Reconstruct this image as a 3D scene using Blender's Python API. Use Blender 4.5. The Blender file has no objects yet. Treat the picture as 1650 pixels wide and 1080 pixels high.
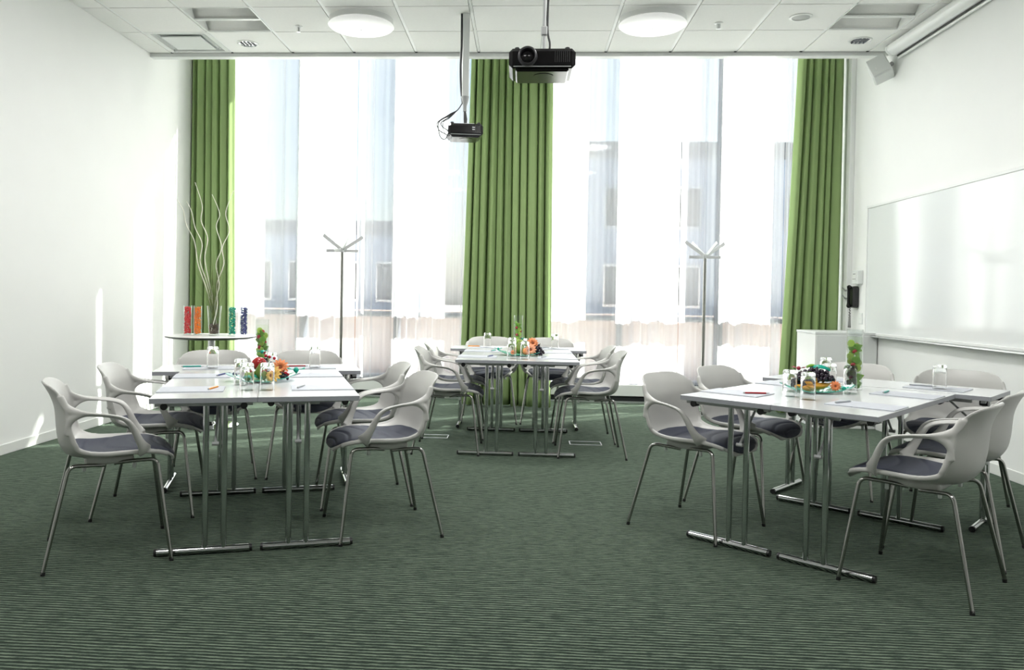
import bpy, math, random
import numpy as np
from mathutils import Vector, Matrix
rnd = random.Random(7)
PI = math.pi
S = bpy.context.scene
C = S.collection

# ------------------------------------------------------------------ camera
F_PX, CX, CY = 1268.48, 763.09, 495.66
YAW, PITCH, ROLL, CAM_H = 0.0615, 0.0151, 0.0171, 1.192
def cam_dir(X, Y, Z):
    cp, sp = math.cos(PITCH), math.sin(PITCH)
    Y, Z = cp*Y + sp*Z, -sp*Y + cp*Z
    c, s = math.cos(YAW), math.sin(YAW)
    return Vector((c*X - s*Y, s*X + c*Y, Z))
fwd = cam_dir(0, 1, 0)
right = cam_dir(math.cos(ROLL), 0, math.sin(ROLL))
up = right.cross(fwd)
cam = bpy.data.cameras.new('camera')
cam.sensor_width = 36
cam.lens = F_PX*36/1650
cam.shift_x = (825 - CX)/1650
cam.shift_y = (CY - 540)/1650
cam.clip_end = 500
co = bpy.data.objects.new('camera', cam); C.objects.link(co)
m = Matrix((right, up, -fwd)).transposed().to_4x4(); m.translation = (0, 0, CAM_H)
co.matrix_world = m
S.camera = co

# ------------------------------------------------------------------ exposure, sky, sun
S.view_settings.view_transform = 'Standard'
S.view_settings.look = 'None'
S.view_settings.gamma = 1
S.view_settings.use_curve_mapping = False
S.view_settings.exposure = 1.35
S.cycles.max_bounces = 14
S.cycles.diffuse_bounces = 7
S.cycles.glossy_bounces = 5
S.cycles.transmission_bounces = 10
S.cycles.transparent_max_bounces = 16
S.cycles.sample_clamp_indirect = 6
S.cycles.caustics_reflective = False
S.cycles.caustics_refractive = False

w = bpy.data.worlds.new('world'); S.world = w; w.use_nodes = True
nt = w.node_tree; nt.nodes.clear()
out = nt.nodes.new('ShaderNodeOutputWorld'); bg = nt.nodes.new('ShaderNodeBackground')
sky = nt.nodes.new('ShaderNodeTexSky'); sky.sky_type = 'NISHITA'; sky.sun_disc = False
sky.sun_elevation = math.radians(32); sky.sun_rotation = math.radians(57)
sky.air_density = 1.0; sky.dust_density = 2.5; sky.ozone_density = 1.0
nt.links.new(sky.outputs[0], bg.inputs[0]); bg.inputs[1].default_value = SKY = 0.10
nt.links.new(bg.outputs[0], out.inputs[0])

SUN_E = 22.0
sun = bpy.data.lights.new('sun', 'SUN'); sun.energy = SUN_E; sun.angle = math.radians(0.6); sun.color = (1.0, .965, .90)
so = bpy.data.objects.new('sun', sun); C.objects.link(so)
sd = Vector((-.84*math.cos(math.radians(32)), -.54*math.cos(math.radians(32)), -math.sin(math.radians(32))))
so.rotation_euler = sd.to_track_quat('-Z', 'Y').to_euler(); so.location = (8, 16, 9)

LAMP_POWER, LAMP_GLOW = 14.0, .13     # bulb panel in each round lamp, faint glow of its edge

# ------------------------------------------------------------------ materials
def lin(r, g, b):
    f = lambda c: (c/255)/12.92 if c/255 <= .04045 else ((c/255+.055)/1.055)**2.4
    return (f(r), f(g), f(b), 1)
def mat(name, col, rough=.5, metal=0, noise=0, scale=20, spec=.5, bump=0, bscale=200, **kw):
    m = bpy.data.materials.new(name); m.use_nodes = True
    t = m.node_tree; b = t.nodes['Principled BSDF']
    b.inputs['Base Color'].default_value = col; b.inputs['Roughness'].default_value = rough
    b.inputs['Metallic'].default_value = metal; b.inputs['Specular IOR Level'].default_value = spec
    for k, v in kw.items(): b.inputs[k.replace('_', ' ')].default_value = v
    if noise:
        tc = t.nodes.new('ShaderNodeTexCoord'); n = t.nodes.new('ShaderNodeTexNoise'); n.inputs['Scale'].default_value = scale; n.inputs['Detail'].default_value = 4
        mr = t.nodes.new('ShaderNodeMapRange'); mr.inputs[3].default_value = 1-noise; mr.inputs[4].default_value = 1+noise
        mx = t.nodes.new('ShaderNodeVectorMath'); mx.operation = 'SCALE'; mx.inputs[0].default_value = col[:3]
        t.links.new(tc.outputs['Object'], n.inputs['Vector']); t.links.new(n.outputs[0], mr.inputs[0]); t.links.new(mr.outputs[0], mx.inputs['Scale'])
        t.links.new(mx.outputs[0], b.inputs['Base Color'])
    if bump:
        tc = t.nodes.new('ShaderNodeTexCoord'); n = t.nodes.new('ShaderNodeTexNoise'); n.inputs['Scale'].default_value = bscale
        bp = t.nodes.new('ShaderNodeBump'); bp.inputs['Strength'].default_value = bump; bp.inputs['Distance'].default_value = .002
        t.links.new(tc.outputs['Object'], n.inputs['Vector']); t.links.new(n.outputs[0], bp.inputs['Height']); t.links.new(bp.outputs[0], b.inputs['Normal'])
    return m
def glass_thin(name, tint=(1, 1, 1, 1), refl=.12, rough=.02):
    m = bpy.data.materials.new(name); m.use_nodes = True; t = m.node_tree; t.nodes.clear()
    o = t.nodes.new('ShaderNodeOutputMaterial'); mx = t.nodes.new('ShaderNodeMixShader')
    tr = t.nodes.new('ShaderNodeBsdfTransparent'); tr.inputs[0].default_value = tint
    gl = t.nodes.new('ShaderNodeBsdfGlossy'); gl.inputs['Roughness'].default_value = rough
    lw = t.nodes.new('ShaderNodeLayerWeight'); lw.inputs[0].default_value = .5
    pw = t.nodes.new('ShaderNodeMath'); pw.operation = 'POWER'; pw.inputs[1].default_value = 3.5; t.links.new(lw.outputs['Facing'], pw.inputs[0])
    ma = t.nodes.new('ShaderNodeMath'); ma.operation = 'MULTIPLY_ADD'; ma.inputs[1].default_value = .75*refl/.25; ma.inputs[2].default_value = .03; ma.use_clamp = True; t.links.new(pw.outputs[0], ma.inputs[0])
    t.links.new(ma.outputs[0], mx.inputs[0]); t.links.new(tr.outputs[0], mx.inputs[1]); t.links.new(gl.outputs[0], mx.inputs[2]); t.links.new(mx.outputs[0], o.inputs[0])
    return m
def emissive(name, col, e, base=(.9, .9, .9, 1)):
    return mat(name, base, .35, Emission_Color=col, Emission_Strength=e)

M = {}
M['wall'] = mat('white_wall_paint', (.86, .865, .855, 1), .62, noise=.02, scale=3, bump=.08, bscale=260)
M['white'] = mat('white_lacquer', (.80, .81, .80, 1), .35)
M['skirting'] = mat('white_skirting', (.78, .79, .77, 1), .4)
M['tile'] = mat('ceiling_tile', (.86, .86, .84, 1), .9, noise=.03, scale=60, bump=.12, bscale=400)
M['bar'] = mat('ceiling_grid', (.86, .87, .86, 1), .45)
M['dark_gap'] = mat('dark_gap', (.03, .033, .035, 1), .7)
M['shell'] = mat('chair_shell', (.54, .535, .515, 1), .38, noise=.015, scale=8)
M['chrome'] = mat('chrome', (.54, .55, .55, 1), .10, 1.0)
M['leg'] = mat('chair_leg_steel', (.36, .355, .34, 1), .14, 1.0)
M['black'] = mat('black_plastic', (.012, .012, .013, 1), .35)
M['black_gloss'] = mat('black_gloss', (.005, .004, .005, 1), .16, spec=.35)
M['greyplastic'] = mat('grey_plastic', (.42, .43, .43, 1), .45)
M['paleplastic'] = mat('pale_plastic', (.74, .76, .75, 1), .4)
M['tabletop'] = mat('table_laminate', (.66, .67, .68, 1), .2, noise=.012, scale=4, spec=.6)
M['tableedge'] = mat('table_edge', (.33, .34, .37, 1), .35)
M['paper'] = mat('paper', (.52, .54, .59, 1), .6)
M['board'] = mat('whiteboard_enamel', (.78, .80, .80, 1), .1, spec=.7)
M['alu'] = mat('aluminium', (.72, .73, .74, 1), .3, .8)
M['mullion'] = mat('window_mullion', (.055, .065, .085, 1), .45)
M['glass'] = glass_thin('clear_glass', (.97, .985, .98, 1), .25)
M['pane'] = glass_thin('window_pane', (.93, .96, .95, 1), .1)
M['turq_glass'] = glass_thin('turquoise_glass', (.45, .92, .80, 1), .3)
M['water'] = glass_thin('water_fill', (.96, .99, .93, 1), .12)
M['twig'] = mat('bleached_twig', (.90, .88, .76, 1), .6, noise=.08, scale=30)
M['grass'] = mat('dry_grass', (.14, .19, .05, 1), .6, noise=.25, scale=12)
M['pebble'] = mat('brown_gravel', (.13, .085, .06, 1), .5, noise=.6, scale=90)
M['leafgreen'] = mat('leaf_green', (.16, .34, .03, 1), .4, noise=.3, scale=40)
M['tealribbon'] = mat('teal_ribbon', (.0, .36, .26, 1), .35)
M['wood_red'] = mat('brick_wall', (.48, .31, .25, 1), .8, noise=.15, scale=3)
M['facade'] = mat('blue_grey_facade', (.26, .32, .44, 1), .6, noise=.06, scale=.6)
M['asphalt'] = mat('pale_pavement', (.50, .50, .50, 1), .85, noise=.06, scale=.5)

def cloth(name, trans, transl, col, tcol):
    m = bpy.data.materials.new(name); m.use_nodes = True; t = m.node_tree; t.nodes.clear()
    o = t.nodes.new('ShaderNodeOutputMaterial')
    d = t.nodes.new('ShaderNodeBsdfDiffuse'); d.inputs[0].default_value = col
    l = t.nodes.new('ShaderNodeBsdfTranslucent'); l.inputs[0].default_value = tcol
    m1 = t.nodes.new('ShaderNodeMixShader'); m1.inputs[0].default_value = transl
    t.links.new(d.outputs[0], m1.inputs[1]); t.links.new(l.outputs[0], m1.inputs[2])
    last = m1
    tc = t.nodes.new('ShaderNodeTexCoord'); n = t.nodes.new('ShaderNodeTexNoise'); n.inputs['Scale'].default_value = 500
    bp = t.nodes.new('ShaderNodeBump'); bp.inputs['Strength'].default_value = .15; bp.inputs['Distance'].default_value = .001
    t.links.new(tc.outputs['Object'], n.inputs['Vector']); t.links.new(n.outputs[0], bp.inputs['Height']); t.links.new(bp.outputs[0], d.inputs['Normal'])
    if trans:
        tr = t.nodes.new('ShaderNodeBsdfTransparent'); m2 = t.nodes.new('ShaderNodeMixShader')
        lw = t.nodes.new('ShaderNodeLayerWeight'); lw.inputs[0].default_value = .5
        fc = t.nodes.new('ShaderNodeMapRange'); fc.inputs[1].default_value = 0; fc.inputs[2].default_value = .55; fc.inputs[3].default_value = trans; fc.inputs[4].default_value = 0.02
        t.links.new(lw.outputs['Facing'], fc.inputs[0]); t.links.new(fc.outputs[0], m2.inputs[0])
        t.links.new(m1.outputs[0], m2.inputs[1]); t.links.new(tr.outputs[0], m2.inputs[2]); last = m2
    t.links.new(last.outputs[0], o.inputs[0])
    return m
M['green'] = cloth('green_curtain_cloth', 0, .06, lin(146, 168, 116), lin(130, 160, 90))
M['sheer'] = cloth('sheer_voile', .40, .60, (.88, .88, .90, 1), (.92, .92, .94, 1))

def carpet():
    m = bpy.data.materials.new('ribbed_green_carpet'); m.use_nodes = True; t = m.node_tree; b = t.nodes['Principled BSDF']
    N = t.nodes.new; L = t.links.new
    tc = N('ShaderNodeTexCoord'); sep = N('ShaderNodeSeparateXYZ'); L(tc.outputs['Object'], sep.inputs[0])
    mp = N('ShaderNodeMapping'); mp.inputs['Scale'].default_value = (5, 22, 1); L(tc.outputs['Object'], mp.inputs[0])
    wob = N('ShaderNodeTexNoise'); wob.inputs['Scale'].default_value = 1.0; wob.inputs['Detail'].default_value = 3; L(mp.outputs[0], wob.inputs['Vector'])
    ws = N('ShaderNodeMath'); ws.operation = 'MULTIPLY_ADD'; ws.inputs[1].default_value = .016; L(wob.outputs[0], ws.inputs[0]); L(sep.outputs['Y'], ws.inputs[2])
    k = N('ShaderNodeMath'); k.operation = 'MULTIPLY'; k.inputs[1].default_value = 2*PI/.0215; L(ws.outputs[0], k.inputs[0])
    sn = N('ShaderNodeMath'); sn.operation = 'SINE'; L(k.outputs[0], sn.inputs[0])
    # loop pile streaks along the ribs
    mp2 = N('ShaderNodeMapping'); mp2.inputs['Scale'].default_value = (16, 72, 1); L(tc.outputs['Object'], mp2.inputs[0])
    st = N('ShaderNodeTexNoise'); st.inputs['Scale'].default_value = 1; st.inputs['Detail'].default_value = 5; st.inputs['Roughness'].default_value = .7; L(mp2.outputs[0], st.inputs['Vector'])
    fine = N('ShaderNodeTexNoise'); fine.inputs['Scale'].default_value = 240; fine.inputs['Detail'].default_value = 2; L(tc.outputs['Object'], fine.inputs['Vector'])
    add = N('ShaderNodeMath'); add.operation = 'MULTIPLY_ADD'; add.inputs[1].default_value = .42; add.inputs[2].default_value = -.66; L(sn.outputs[0], add.inputs[0])
    a2 = N('ShaderNodeMath'); a2.operation = 'MULTIPLY_ADD'; a2.inputs[1].default_value = 1.9; L(st.outputs[0], a2.inputs[0]); L(add.outputs[0], a2.inputs[2])
    a3 = N('ShaderNodeMath'); a3.operation = 'MULTIPLY_ADD'; a3.inputs[1].default_value = .16; L(fine.outputs[0], a3.inputs[0]); L(a2.outputs[0], a3.inputs[2])
    cr = N('ShaderNodeValToRGB'); cr.color_ramp.elements[0].position = .18; cr.color_ramp.elements[0].color = (.003, .006, .005, 1)
    cr.color_ramp.elements[1].position = .80; cr.color_ramp.elements[1].color = (.160, .200, .146, 1)
    e = cr.color_ramp.elements.new(.5); e.color = (.030, .046, .033, 1)
    L(a3.outputs[0], cr.inputs[0]); L(cr.outputs[0], b.inputs['Base Color'])
    bp = N('ShaderNodeBump'); bp.inputs['Strength'].default_value = .55; bp.inputs['Distance'].default_value = .009; L(a3.outputs[0], bp.inputs['Height']); L(bp.outputs[0], b.inputs['Normal'])
    b.inputs['Roughness'].default_value = .95; b.inputs['Specular IOR Level'].default_value = .10; b.inputs['Sheen Weight'].default_value = .24; b.inputs['Sheen Roughness'].default_value = .5; b.inputs['Sheen Tint'].default_value = (.75, 1, .78, 1)
    return m
M['carpet'] = carpet()
M['pad'] = mat('slate_seat_pad', (.040, .046, .072, 1), .62, noise=.12, scale=120, bump=.2, bscale=700, Sheen_Weight=.05)

# ------------------------------------------------------------------ mesh builder
class MB:
    def __init__(s): s.v = []; s.f = []; s.mi = []
    def add(s, vs, fs, mi=0):
        o = len(s.v); s.v += [tuple(map(float, p)) for p in vs]; s.f += [tuple(i+o for i in f) for f in fs]; s.mi += [mi]*len(fs); return s
    def box(s, c, d, rot=None, mi=0, bev=0):
        hx, hy, hz = d[0]/2, d[1]/2, d[2]/2
        if bev and bev < min(hx, hy, hz):
            # chamfered box: 24 vertices
            vs = []; idx = {}
            for sx in (-1, 1):
                for sy in (-1, 1):
                    for sz in (-1, 1):
                        for ax in range(3):
                            p = [sx*(hx-bev), sy*(hy-bev), sz*(hz-bev)]; p[ax] += (sx, sy, sz)[ax]*bev
                            idx[(sx, sy, sz, ax)] = len(vs); vs.append(p)
            fs = []
            R = {0: ((-1, -1), (1, -1), (1, 1), (-1, 1))}
            q = ((-1, -1), (1, -1), (1, 1), (-1, 1))
            for sg in (-1, 1):
                fs.append([idx[(sg, a, b, 0)] for a, b in q]); fs.append([idx[(a, sg, b, 1)] for a, b in q]); fs.append([idx[(a, b, sg, 2)] for a, b in q])
            for a in (-1, 1):
                for b in (-1, 1):
                    fs.append([idx[(-1, a, b, 1)], idx[(1, a, b, 1)], idx[(1, a, b, 2)], idx[(-1, a, b, 2)]])
                    fs.append([idx[(a, -1, b, 0)], idx[(a, 1, b, 0)], idx[(a, 1, b, 2)], idx[(a, -1, b, 2)]])
                    fs.append([idx[(a, b, -1, 0)], idx[(a, b, 1, 0)], idx[(a, b, 1, 1)], idx[(a, b, -1, 1)]])
                    for c_ in (-1, 1): fs.append([idx[(a, b, c_, 0)], idx[(a, b, c_, 1)], idx[(a, b, c_, 2)]])
            fx = []
            for f in fs:   # outward winding
                P = [Vector(vs[i]) for i in f]; n = (P[1]-P[0]).cross(P[2]-P[1]); ctr = sum(P, Vector())/len(P)
                fx.append(f if n.dot(ctr) > 0 else f[::-1])
            fs = fx
        else:
            vs = [(x, y, z) for x in (-hx, hx) for y in (-hy, hy) for z in (-hz, hz)]
            fs = [(0, 1, 3, 2), (4, 6, 7, 5), (0, 4, 5, 1), (2, 3, 7, 6), (0, 2, 6, 4), (1, 5, 7, 3)]
        if rot is not None:
            Rm = rot if isinstance(rot, Matrix) else Matrix.Rotation(rot, 3, 'Z')
            vs = [Rm @ Vector(v) for v in vs]
        return s.add([(v[0]+c[0], v[1]+c[1], v[2]+c[2]) for v in vs], fs, mi)
    def bx(s, x0, x1, y0, y1, z0, z1, mi=0, bev=0):
        return s.box(((x0+x1)/2, (y0+y1)/2, (z0+z1)/2), (x1-x0, y1-y0, z1-z0), None, mi, bev)
    def tube(s, pts, r, n=12, caps=True, axes=None, mi=0, ref=None):
        P = [Vector(p) for p in pts]; k = len(P)
        rs = r if isinstance(r, (list, tuple)) else [r]*k
        T = []
        for i in range(k):
            a = P[max(i-1, 0)]; b = P[min(i+1, k-1)]; T.append((b-a).normalized())
        if ref is None:
            u = T[0].orthogonal().normalized()
        else: u = Vector(ref)
        vs = []; fs = []
        for i in range(k):
            u = (u - T[i]*u.dot(T[i])).normalized(); v = T[i].cross(u)
            ra, rb = rs[i] if isinstance(rs[i], (tuple, list)) else (rs[i], rs[i])
            for j in range(n):
                t = 2*PI*j/n; vs.append(P[i] + u*(ra*math.cos(t)) + v*(rb*math.sin(t)))
        for i in range(k-1):
            for j in range(n):
                a = i*n+j; b = i*n+(j+1) % n; fs.append((a, b, b+n, a+n))
        if caps: fs.append(tuple(range(n))[::-1]); fs.append(tuple((k-1)*n+j for j in range(n)))
        return s.add(vs, fs, mi)
    def lathe(s, prof, c=(0, 0, 0), n=24, close=True, mi=0, sc=(1, 1)):
        vs = []; fs = []
        for r, z in prof:
            for j in range(n):
                t = 2*PI*j/n; vs.append((c[0]+r*sc[0]*math.cos(t), c[1]+r*sc[1]*math.sin(t), c[2]+z))
        for i in range(len(prof)-1):
            for j in range(n):
                a = i*n+j; b = i*n+(j+1) % n; fs.append((a, b, b+n, a+n))
        if close:
            fs.append(tuple(range(n))[::-1]); fs.append(tuple((len(prof)-1)*n+j for j in range(n)))
        return s.add(vs, fs, mi)
    def ball(s, c, r, n=10, sz=1, mi=0):
        prof = [(max(1e-5, r*math.sin(PI*i/n)), -r*sz*math.cos(PI*i/n)) for i in range(n+1)]
        return s.lathe(prof, c, max(8, n+2), True, mi)
    def grid(s, F, nu, nv, mi=0, flip=False):
        vs = [F(i/(nu-1), j/(nv-1)) for i in range(nu) for j in range(nv)]
        fs = []
        for i in range(nu-1):
            for j in range(nv-1):
                a = i*nv+j; q = (a, a+nv, a+nv+1, a+1); fs.append(q[::-1] if flip else q)
        return s.add(vs, fs, mi)
    def mesh(s, name, mats, smooth=False, angle=40):
        me = bpy.data.meshes.new(name); me.from_pydata(s.v, [], s.f)
        for mm in (mats if isinstance(mats, (list, tuple)) else [mats]): me.materials.append(mm)
        if any(s.mi): me.polygons.foreach_set('material_index', s.mi)
        if smooth:
            me.polygons.foreach_set('use_smooth', [True]*len(me.polygons))
            if angle < 180: me.set_sharp_from_angle(angle=math.radians(angle))
        me.update(); return me
    def build(s, name, mats, parent=None, smooth=False, angle=40, loc=None):
        o = bpy.data.objects.new(name, s.mesh(name, mats, smooth, angle)); C.objects.link(o)
        if parent is not None: o.parent = parent
        if loc is not None: o.location = loc
        return o
def link_mesh(name, me, parent=None, loc=None, rz=0):
    o = bpy.data.objects.new(name, me); C.objects.link(o)
    if parent is not None: o.parent = parent
    if loc is not None: o.location = loc
    if rz: o.rotation_euler.z = rz
    return o
def tag(o, label, cat, group=None, kind=None):
    if label: o['label'] = label
    if cat: o['category'] = cat
    if group: o['group'] = group
    if kind: o['kind'] = kind
    return o
def empty(name, loc, rz=0):
    o = bpy.data.objects.new(name, None); C.objects.link(o); o.location = loc; o.rotation_euler.z = rz; o.empty_display_size = .1; return o
def struct(o): o['kind'] = 'structure'; return o
KIDS = {}
def kids(root): return [c for c in root.children]
def dup(root, loc, rz, parent=None):
    r = root.copy(); C.objects.link(r)
    if parent is None: r.location = loc; r.rotation_euler.z = rz
    else: r.parent = parent
    for ch in list(root.children): dup(ch, None, 0, r)
    return r
def catmull(P, n):
    P = np.array(P, float); k = len(P); t = np.linspace(0, k-1, n); out = []
    for x in t:
        i = min(int(x), k-2); f = x-i
        p0, p1, p2, p3 = P[max(i-1, 0)], P[i], P[i+1], P[min(i+2, k-1)]
        out.append(.5*((2*p1)+(-p0+p2)*f+(2*p0-5*p1+4*p2-p3)*f*f+(-p0+3*p1-3*p2+p3)*f**3))
    return np.array(out)
def bez_pipe(pts, r, n=10, ns=6, bend=.04):
    """polyline with rounded corners"""
    P = [Vector(p) for p in pts]; out = [P[0]]
    for i in range(1, len(P)-1):
        a = P[i] + (P[i-1]-P[i]).normalized()*min(bend, (P[i-1]-P[i]).length*.49); b = P[i] + (P[i+1]-P[i]).normalized()*min(bend, (P[i+1]-P[i]).length*.49)
        for k in range(ns+1):
            t = k/ns; out.append((1-t)**2*a + 2*t*(1-t)*P[i] + t*t*b)
    out.append(P[-1]); return out

# ------------------------------------------------------------------ the room
XL, XR, YF, YB = -3.68, 3.337, -3.0, 9.2
ZC, ZR = 3.51, 4.45      # ceiling, recess above the windows
YC = 7.52                # where the tile grid ends
struct(MB().bx(XL-.2, XR+.2, YF-.2, YB+.2, -.12, 0).build('floor', M['carpet']))
struct(MB().bx(XL-.2, XL, YF-.2, YB+.2, 0, ZR).build('wall_left', M['wall']))
struct(MB().bx(XR, XR+.2, YF-.2, YB+.2, 0, ZR).build('wall_right', M['wall']))
struct(MB().bx(XL, XR, YF-.2, YF, 0, ZC+.3).build('wall_front', M['wall']))
# wall_back: pier between the windows, lintel over them
mb = MB(); mb.bx(-.35, 0.0, YB-.16, YB+.2, 0, ZR); mb.bx(XL, XR, YB-.1, YB+.2, ZR-.12, ZR+.05)
struct(mb.build('wall_back', M['wall']))
# baseboards
struct(MB().bx(XL, XL+.013, YF, 8.95, 0, .075, bev=.003).build('baseboard_left', M['skirting']))
struct(MB().bx(XR-.013, XR, YF, 7.58, 0, .075, bev=.003).build('baseboard_right', M['skirting']))
# ceiling: tiles with grid bars
X0 = -2.855
ny = 17
skip = {(0, 1), (9, 1), (-1, 0)}
mb = MB()
for i in range(-2, 11):
    for j in range(ny):
        if (i, j) in skip: continue
        x0 = max(XL+.004, X0+.6*i+.016); x1 = min(XR-.004, X0+.6*(i+1)-.016)
        y1 = YC-.6*j-.0055; y0 = max(YF, YC-.6*(j+1)+.0055)
        if x1-x0 < .03 or y1-y0 < .03: continue
        mb.bx(x0, x1, y0, y1, ZC, ZC+.02)
ceil = struct(mb.build('ceiling', M['tile']))
mb = MB()
for i in range(-1, 11): mb.bx(X0+.6*i-.012, X0+.6*i+.012, YF, YC, ZC+.006, ZC+.03)
mb.build('grid_bars', M['bar'], ceil)
mb = MB()
for j in range(0, ny):
    mb.bx(XL, XR, YC-.6*j-.01, YC-.6*j+.01, ZC+.012, ZC+.031)
mb.build('joint_shadow_gap', M['dark_gap'], ceil)
struct(MB().bx(XL, XR, YF, YC+.10, ZC+.16, ZC+.30).build('trim_3', M['wall']))        # slab above the tiles
struct(MB().bx(XL, XR, YC+.012, YC+.10, ZC-.035, ZR, bev=.003).build('trim_1', M['white']))   # bulkhead edge in front of the window recess
mb = MB()
for i in range(-1, 11): mb.box((X0+.6*i, YC+.006, ZC+.008), (.022, .012, .016))
mb.build('grid_bar_ends', M['dark_gap'], ceil)
struct(MB().bx(XL-.1, XR+.1, YC+.05, YB+.25, ZR, ZR+.15).build('trim_2', M['wall']))         # ceiling of the window recess
struct(MB().bx(XR-.05, XR, 8.22, 8.30, 0, ZR, bev=.004).build('trim_4', M['white']))          # casing strip by the right curtain

# windows
def window(name, xs, xa, xb):
    mb = MB()
    y0, y1 = YB-.11, YB+.10
    for x in xs: mb.bx(x-.028, x+.028, y0, y1, .06, ZR-.12, bev=.004)
    mb.bx(xa, xb, y0+.01, y1-.02, .93, .985, bev=.003)     # transom
    mb.bx(xa, xb, y0+.01, y1-.02, .20, .25, bev=.003)
    mb.bx(xa, xb, y0+.01, y1-.02, ZR-.17, ZR-.12, bev=.003)
    o = struct(mb.build(name, M['mullion']))
    MB().bx(xa, xb, YB, YB+.008, .22, ZR-.14).build('window_glass', M['pane'], o)
    mb = MB(); mb.bx(xa, xb, y0-.05, y1, .075, .205, bev=.004); mb.build('window_sill_panel', M['white'], o)
    MB().bx(xa, xb, y0-.01, y1, 0, .06).build('recess_shade', M['dark_gap'], o)  # near-black box, paints the shade of the recess below the sill panel
    MB().bx(xa, xb, y0-.06, y0-.045, 0.0, .018).build('plinth_strip', M['alu'], o)
    return o
window('window_1', [XL+.03, -2.58, -1.466, -.376], XL, -.35)
window('window_2', [.026, 1.125, 2.25, XR-.03], 0.0, XR)
# door casement marks on the right-hand window
# ------------------------------------------------------------------ outside
tag(MB().bx(-60, 60, YB+.2, 120, -.45, -.35).build('pavement', M['asphalt']), None, None, kind='structure')
def building(x0, x1, y0, y1, h, rows, cols, label, gap=None):
    e = empty('office_building', ((x0+x1)/2, y0, -.35))
    tag(e, label, 'building')
    hw = (x1-x0)/2
    MB().bx(-hw, hw, 0, y1-y0, 0, h).build('wall', M['facade'], e)
    MB().bx(-hw-.2, hw+.2, -.2, .1, h-.5, h+.1).build('roof_edge', M['mullion'], e)
    for r in range(rows):
        for c_ in range(cols):
            xx = -hw + (c_+.5)*2*hw/cols; zz = 1.2 + r*(h-1.4)/rows
            f = MB().bx(xx-hw/cols*.62, xx+hw/cols*.62, -.06, .02, zz, zz+(h-1.4)/rows*.55).build('window', M['alu'], e)
            MB().bx(xx-hw/cols*.55, xx+hw/cols*.55, -.08, -.05, zz+.1, zz+(h-1.4)/rows*.55-.1).build('pane', M['black_gloss'], f)
building(2.6, 16, 30, 42, 7.3, 2, 6, 'blue-grey office block seen through the right-hand window')
building(-14.5, -4.8, 34, 46, 4.6, 1, 5, 'low blue-grey building seen through the left-hand window')
mb = MB(); mb.bx(-25, 25, 13.0, 13.25, -.35, .86); mb.bx(-25, 25, 12.95, 13.3, .86, .92)
tag(mb.build('boundary_wall', M['wood_red']), 'long low brick-red wall outside, beyond both windows', 'wall')

# ------------------------------------------------------------------ green curtains
def pleated(name, x0t, x1t, x0b, x1b, y, z0, z1, pl, amp, material, seed, nz=40, thick=.0015, drift=.012, sharp=1.0):
    rr = random.Random(seed); nx = int(pl*22)+1
    wts = np.array([.5+1.0*rr.random() for _ in range(pl)]); cum = np.concatenate([[0], np.cumsum(wts)/wts.sum()])
    am = [amp*(.65+.6*rr.random()) for _ in range(pl)]; ph = [rr.uniform(-1, 1) for _ in range(pl)]; ph2 = [rr.uniform(0, 6.28) for _ in range(pl)]
    mb = MB()
    def F(i, j):
        s = i*pl; k = min(int(s), pl-1); f = s-k
        u = cum[k] + (cum[k+1]-cum[k])*f
        t = j                                  # 0 bottom 1 top
        xa = x0b+(x0t-x0b)*t**.8; xb = x1b+(x1t-x1b)*t**.8
        wv = (xb-xa)/pl
        x = xa+(xb-xa)*u + -wv*.10*math.sin(2*PI*f)*sharp*(.8+.2*t)
        g = math.sin(PI*f)**.75
        yy = y + amp - am[k]*2*g*(1.0-.12*math.cos(3*t+ph2[k])) - .012*math.sin(2*PI*f*1.5+ph2[k])*g
        x += drift*ph[k]*g*math.sin(2.2*(1-t)+ph2[k])
        return (x, yy, z0+(z1-z0)*t)
    mb.grid(F, nx, nz)
    o = mb.build(name, material, None, True, 180)
    md = o.modifiers.new('thickness', 'SOLIDIFY'); md.thickness = thick; md.offset = 0
    return o
CG = 'green curtains at the windows'
def rail(x0, x1, y): return
tag(pleated('curtain', -3.675, -3.215, -3.675, -3.17, 8.50, .02, ZR-.03, 6, .055, M['green'], 3), 'green pleated curtain hanging beside the left wall', 'curtain', CG)
tag(pleated('curtain', -.585, -.105, -.68, -.075, 8.53, .015, ZR-.03, 7, .062, M['green'], 5), 'green pleated curtain, left half of the middle pair', 'curtain', CG)
tag(pleated('curtain', -.135, .285, -.105, .325, 8.44, .015, ZR-.03, 5, .06, M['green'], 11), 'green pleated curtain, right half of the middle pair', 'curtain', CG)
tag(pleated('curtain', 2.87, 3.31, 2.70, 3.29, 8.44, .02, ZR-.03, 6, .066, M['green'], 21), 'green pleated curtain hanging beside the right wall, flaring towards the floor', 'curtain', CG)
# sheers
def sheer(x0, x1, y, seed, label, pl):
    rr = random.Random(seed); mb = MB(); n = int((x1-x0)*130)
    comp = [(rr.uniform(.9, 1.6)*PI*2*pl/(x1-x0)*k, rr.uniform(0, 6.28), a) for k, a in ((.35, .018), (.7, .016), (1.2, .012), (2.3, .006))]
    def F(i, j):
        x = x0+(x1-x0)*i
        q = sum(a*math.sin(f*(x-x0)+p+.25*math.sin(2*j+p)) for f, p, a in comp)
        env = .35+.65*abs(math.sin(1.7*PI*(i)+seed))
        return (x+.35*q*env, min(y+.75*q*env, YB-.118), .215+(ZR-.25)*j)
    mb.grid(F, n, 24)
    tag(mb.build('sheer_curtain', M['sheer'], None, True, 180), label, 'sheer curtain', 'white sheer curtains')
sheer(-3.62, -1.945, 9.045, 1, 'white sheer curtain directly right of the left-wall green curtain', 7)
sheer(-1.93, -.64, 9.055, 2, 'white sheer curtain directly left of the middle green curtains', 7)
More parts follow.
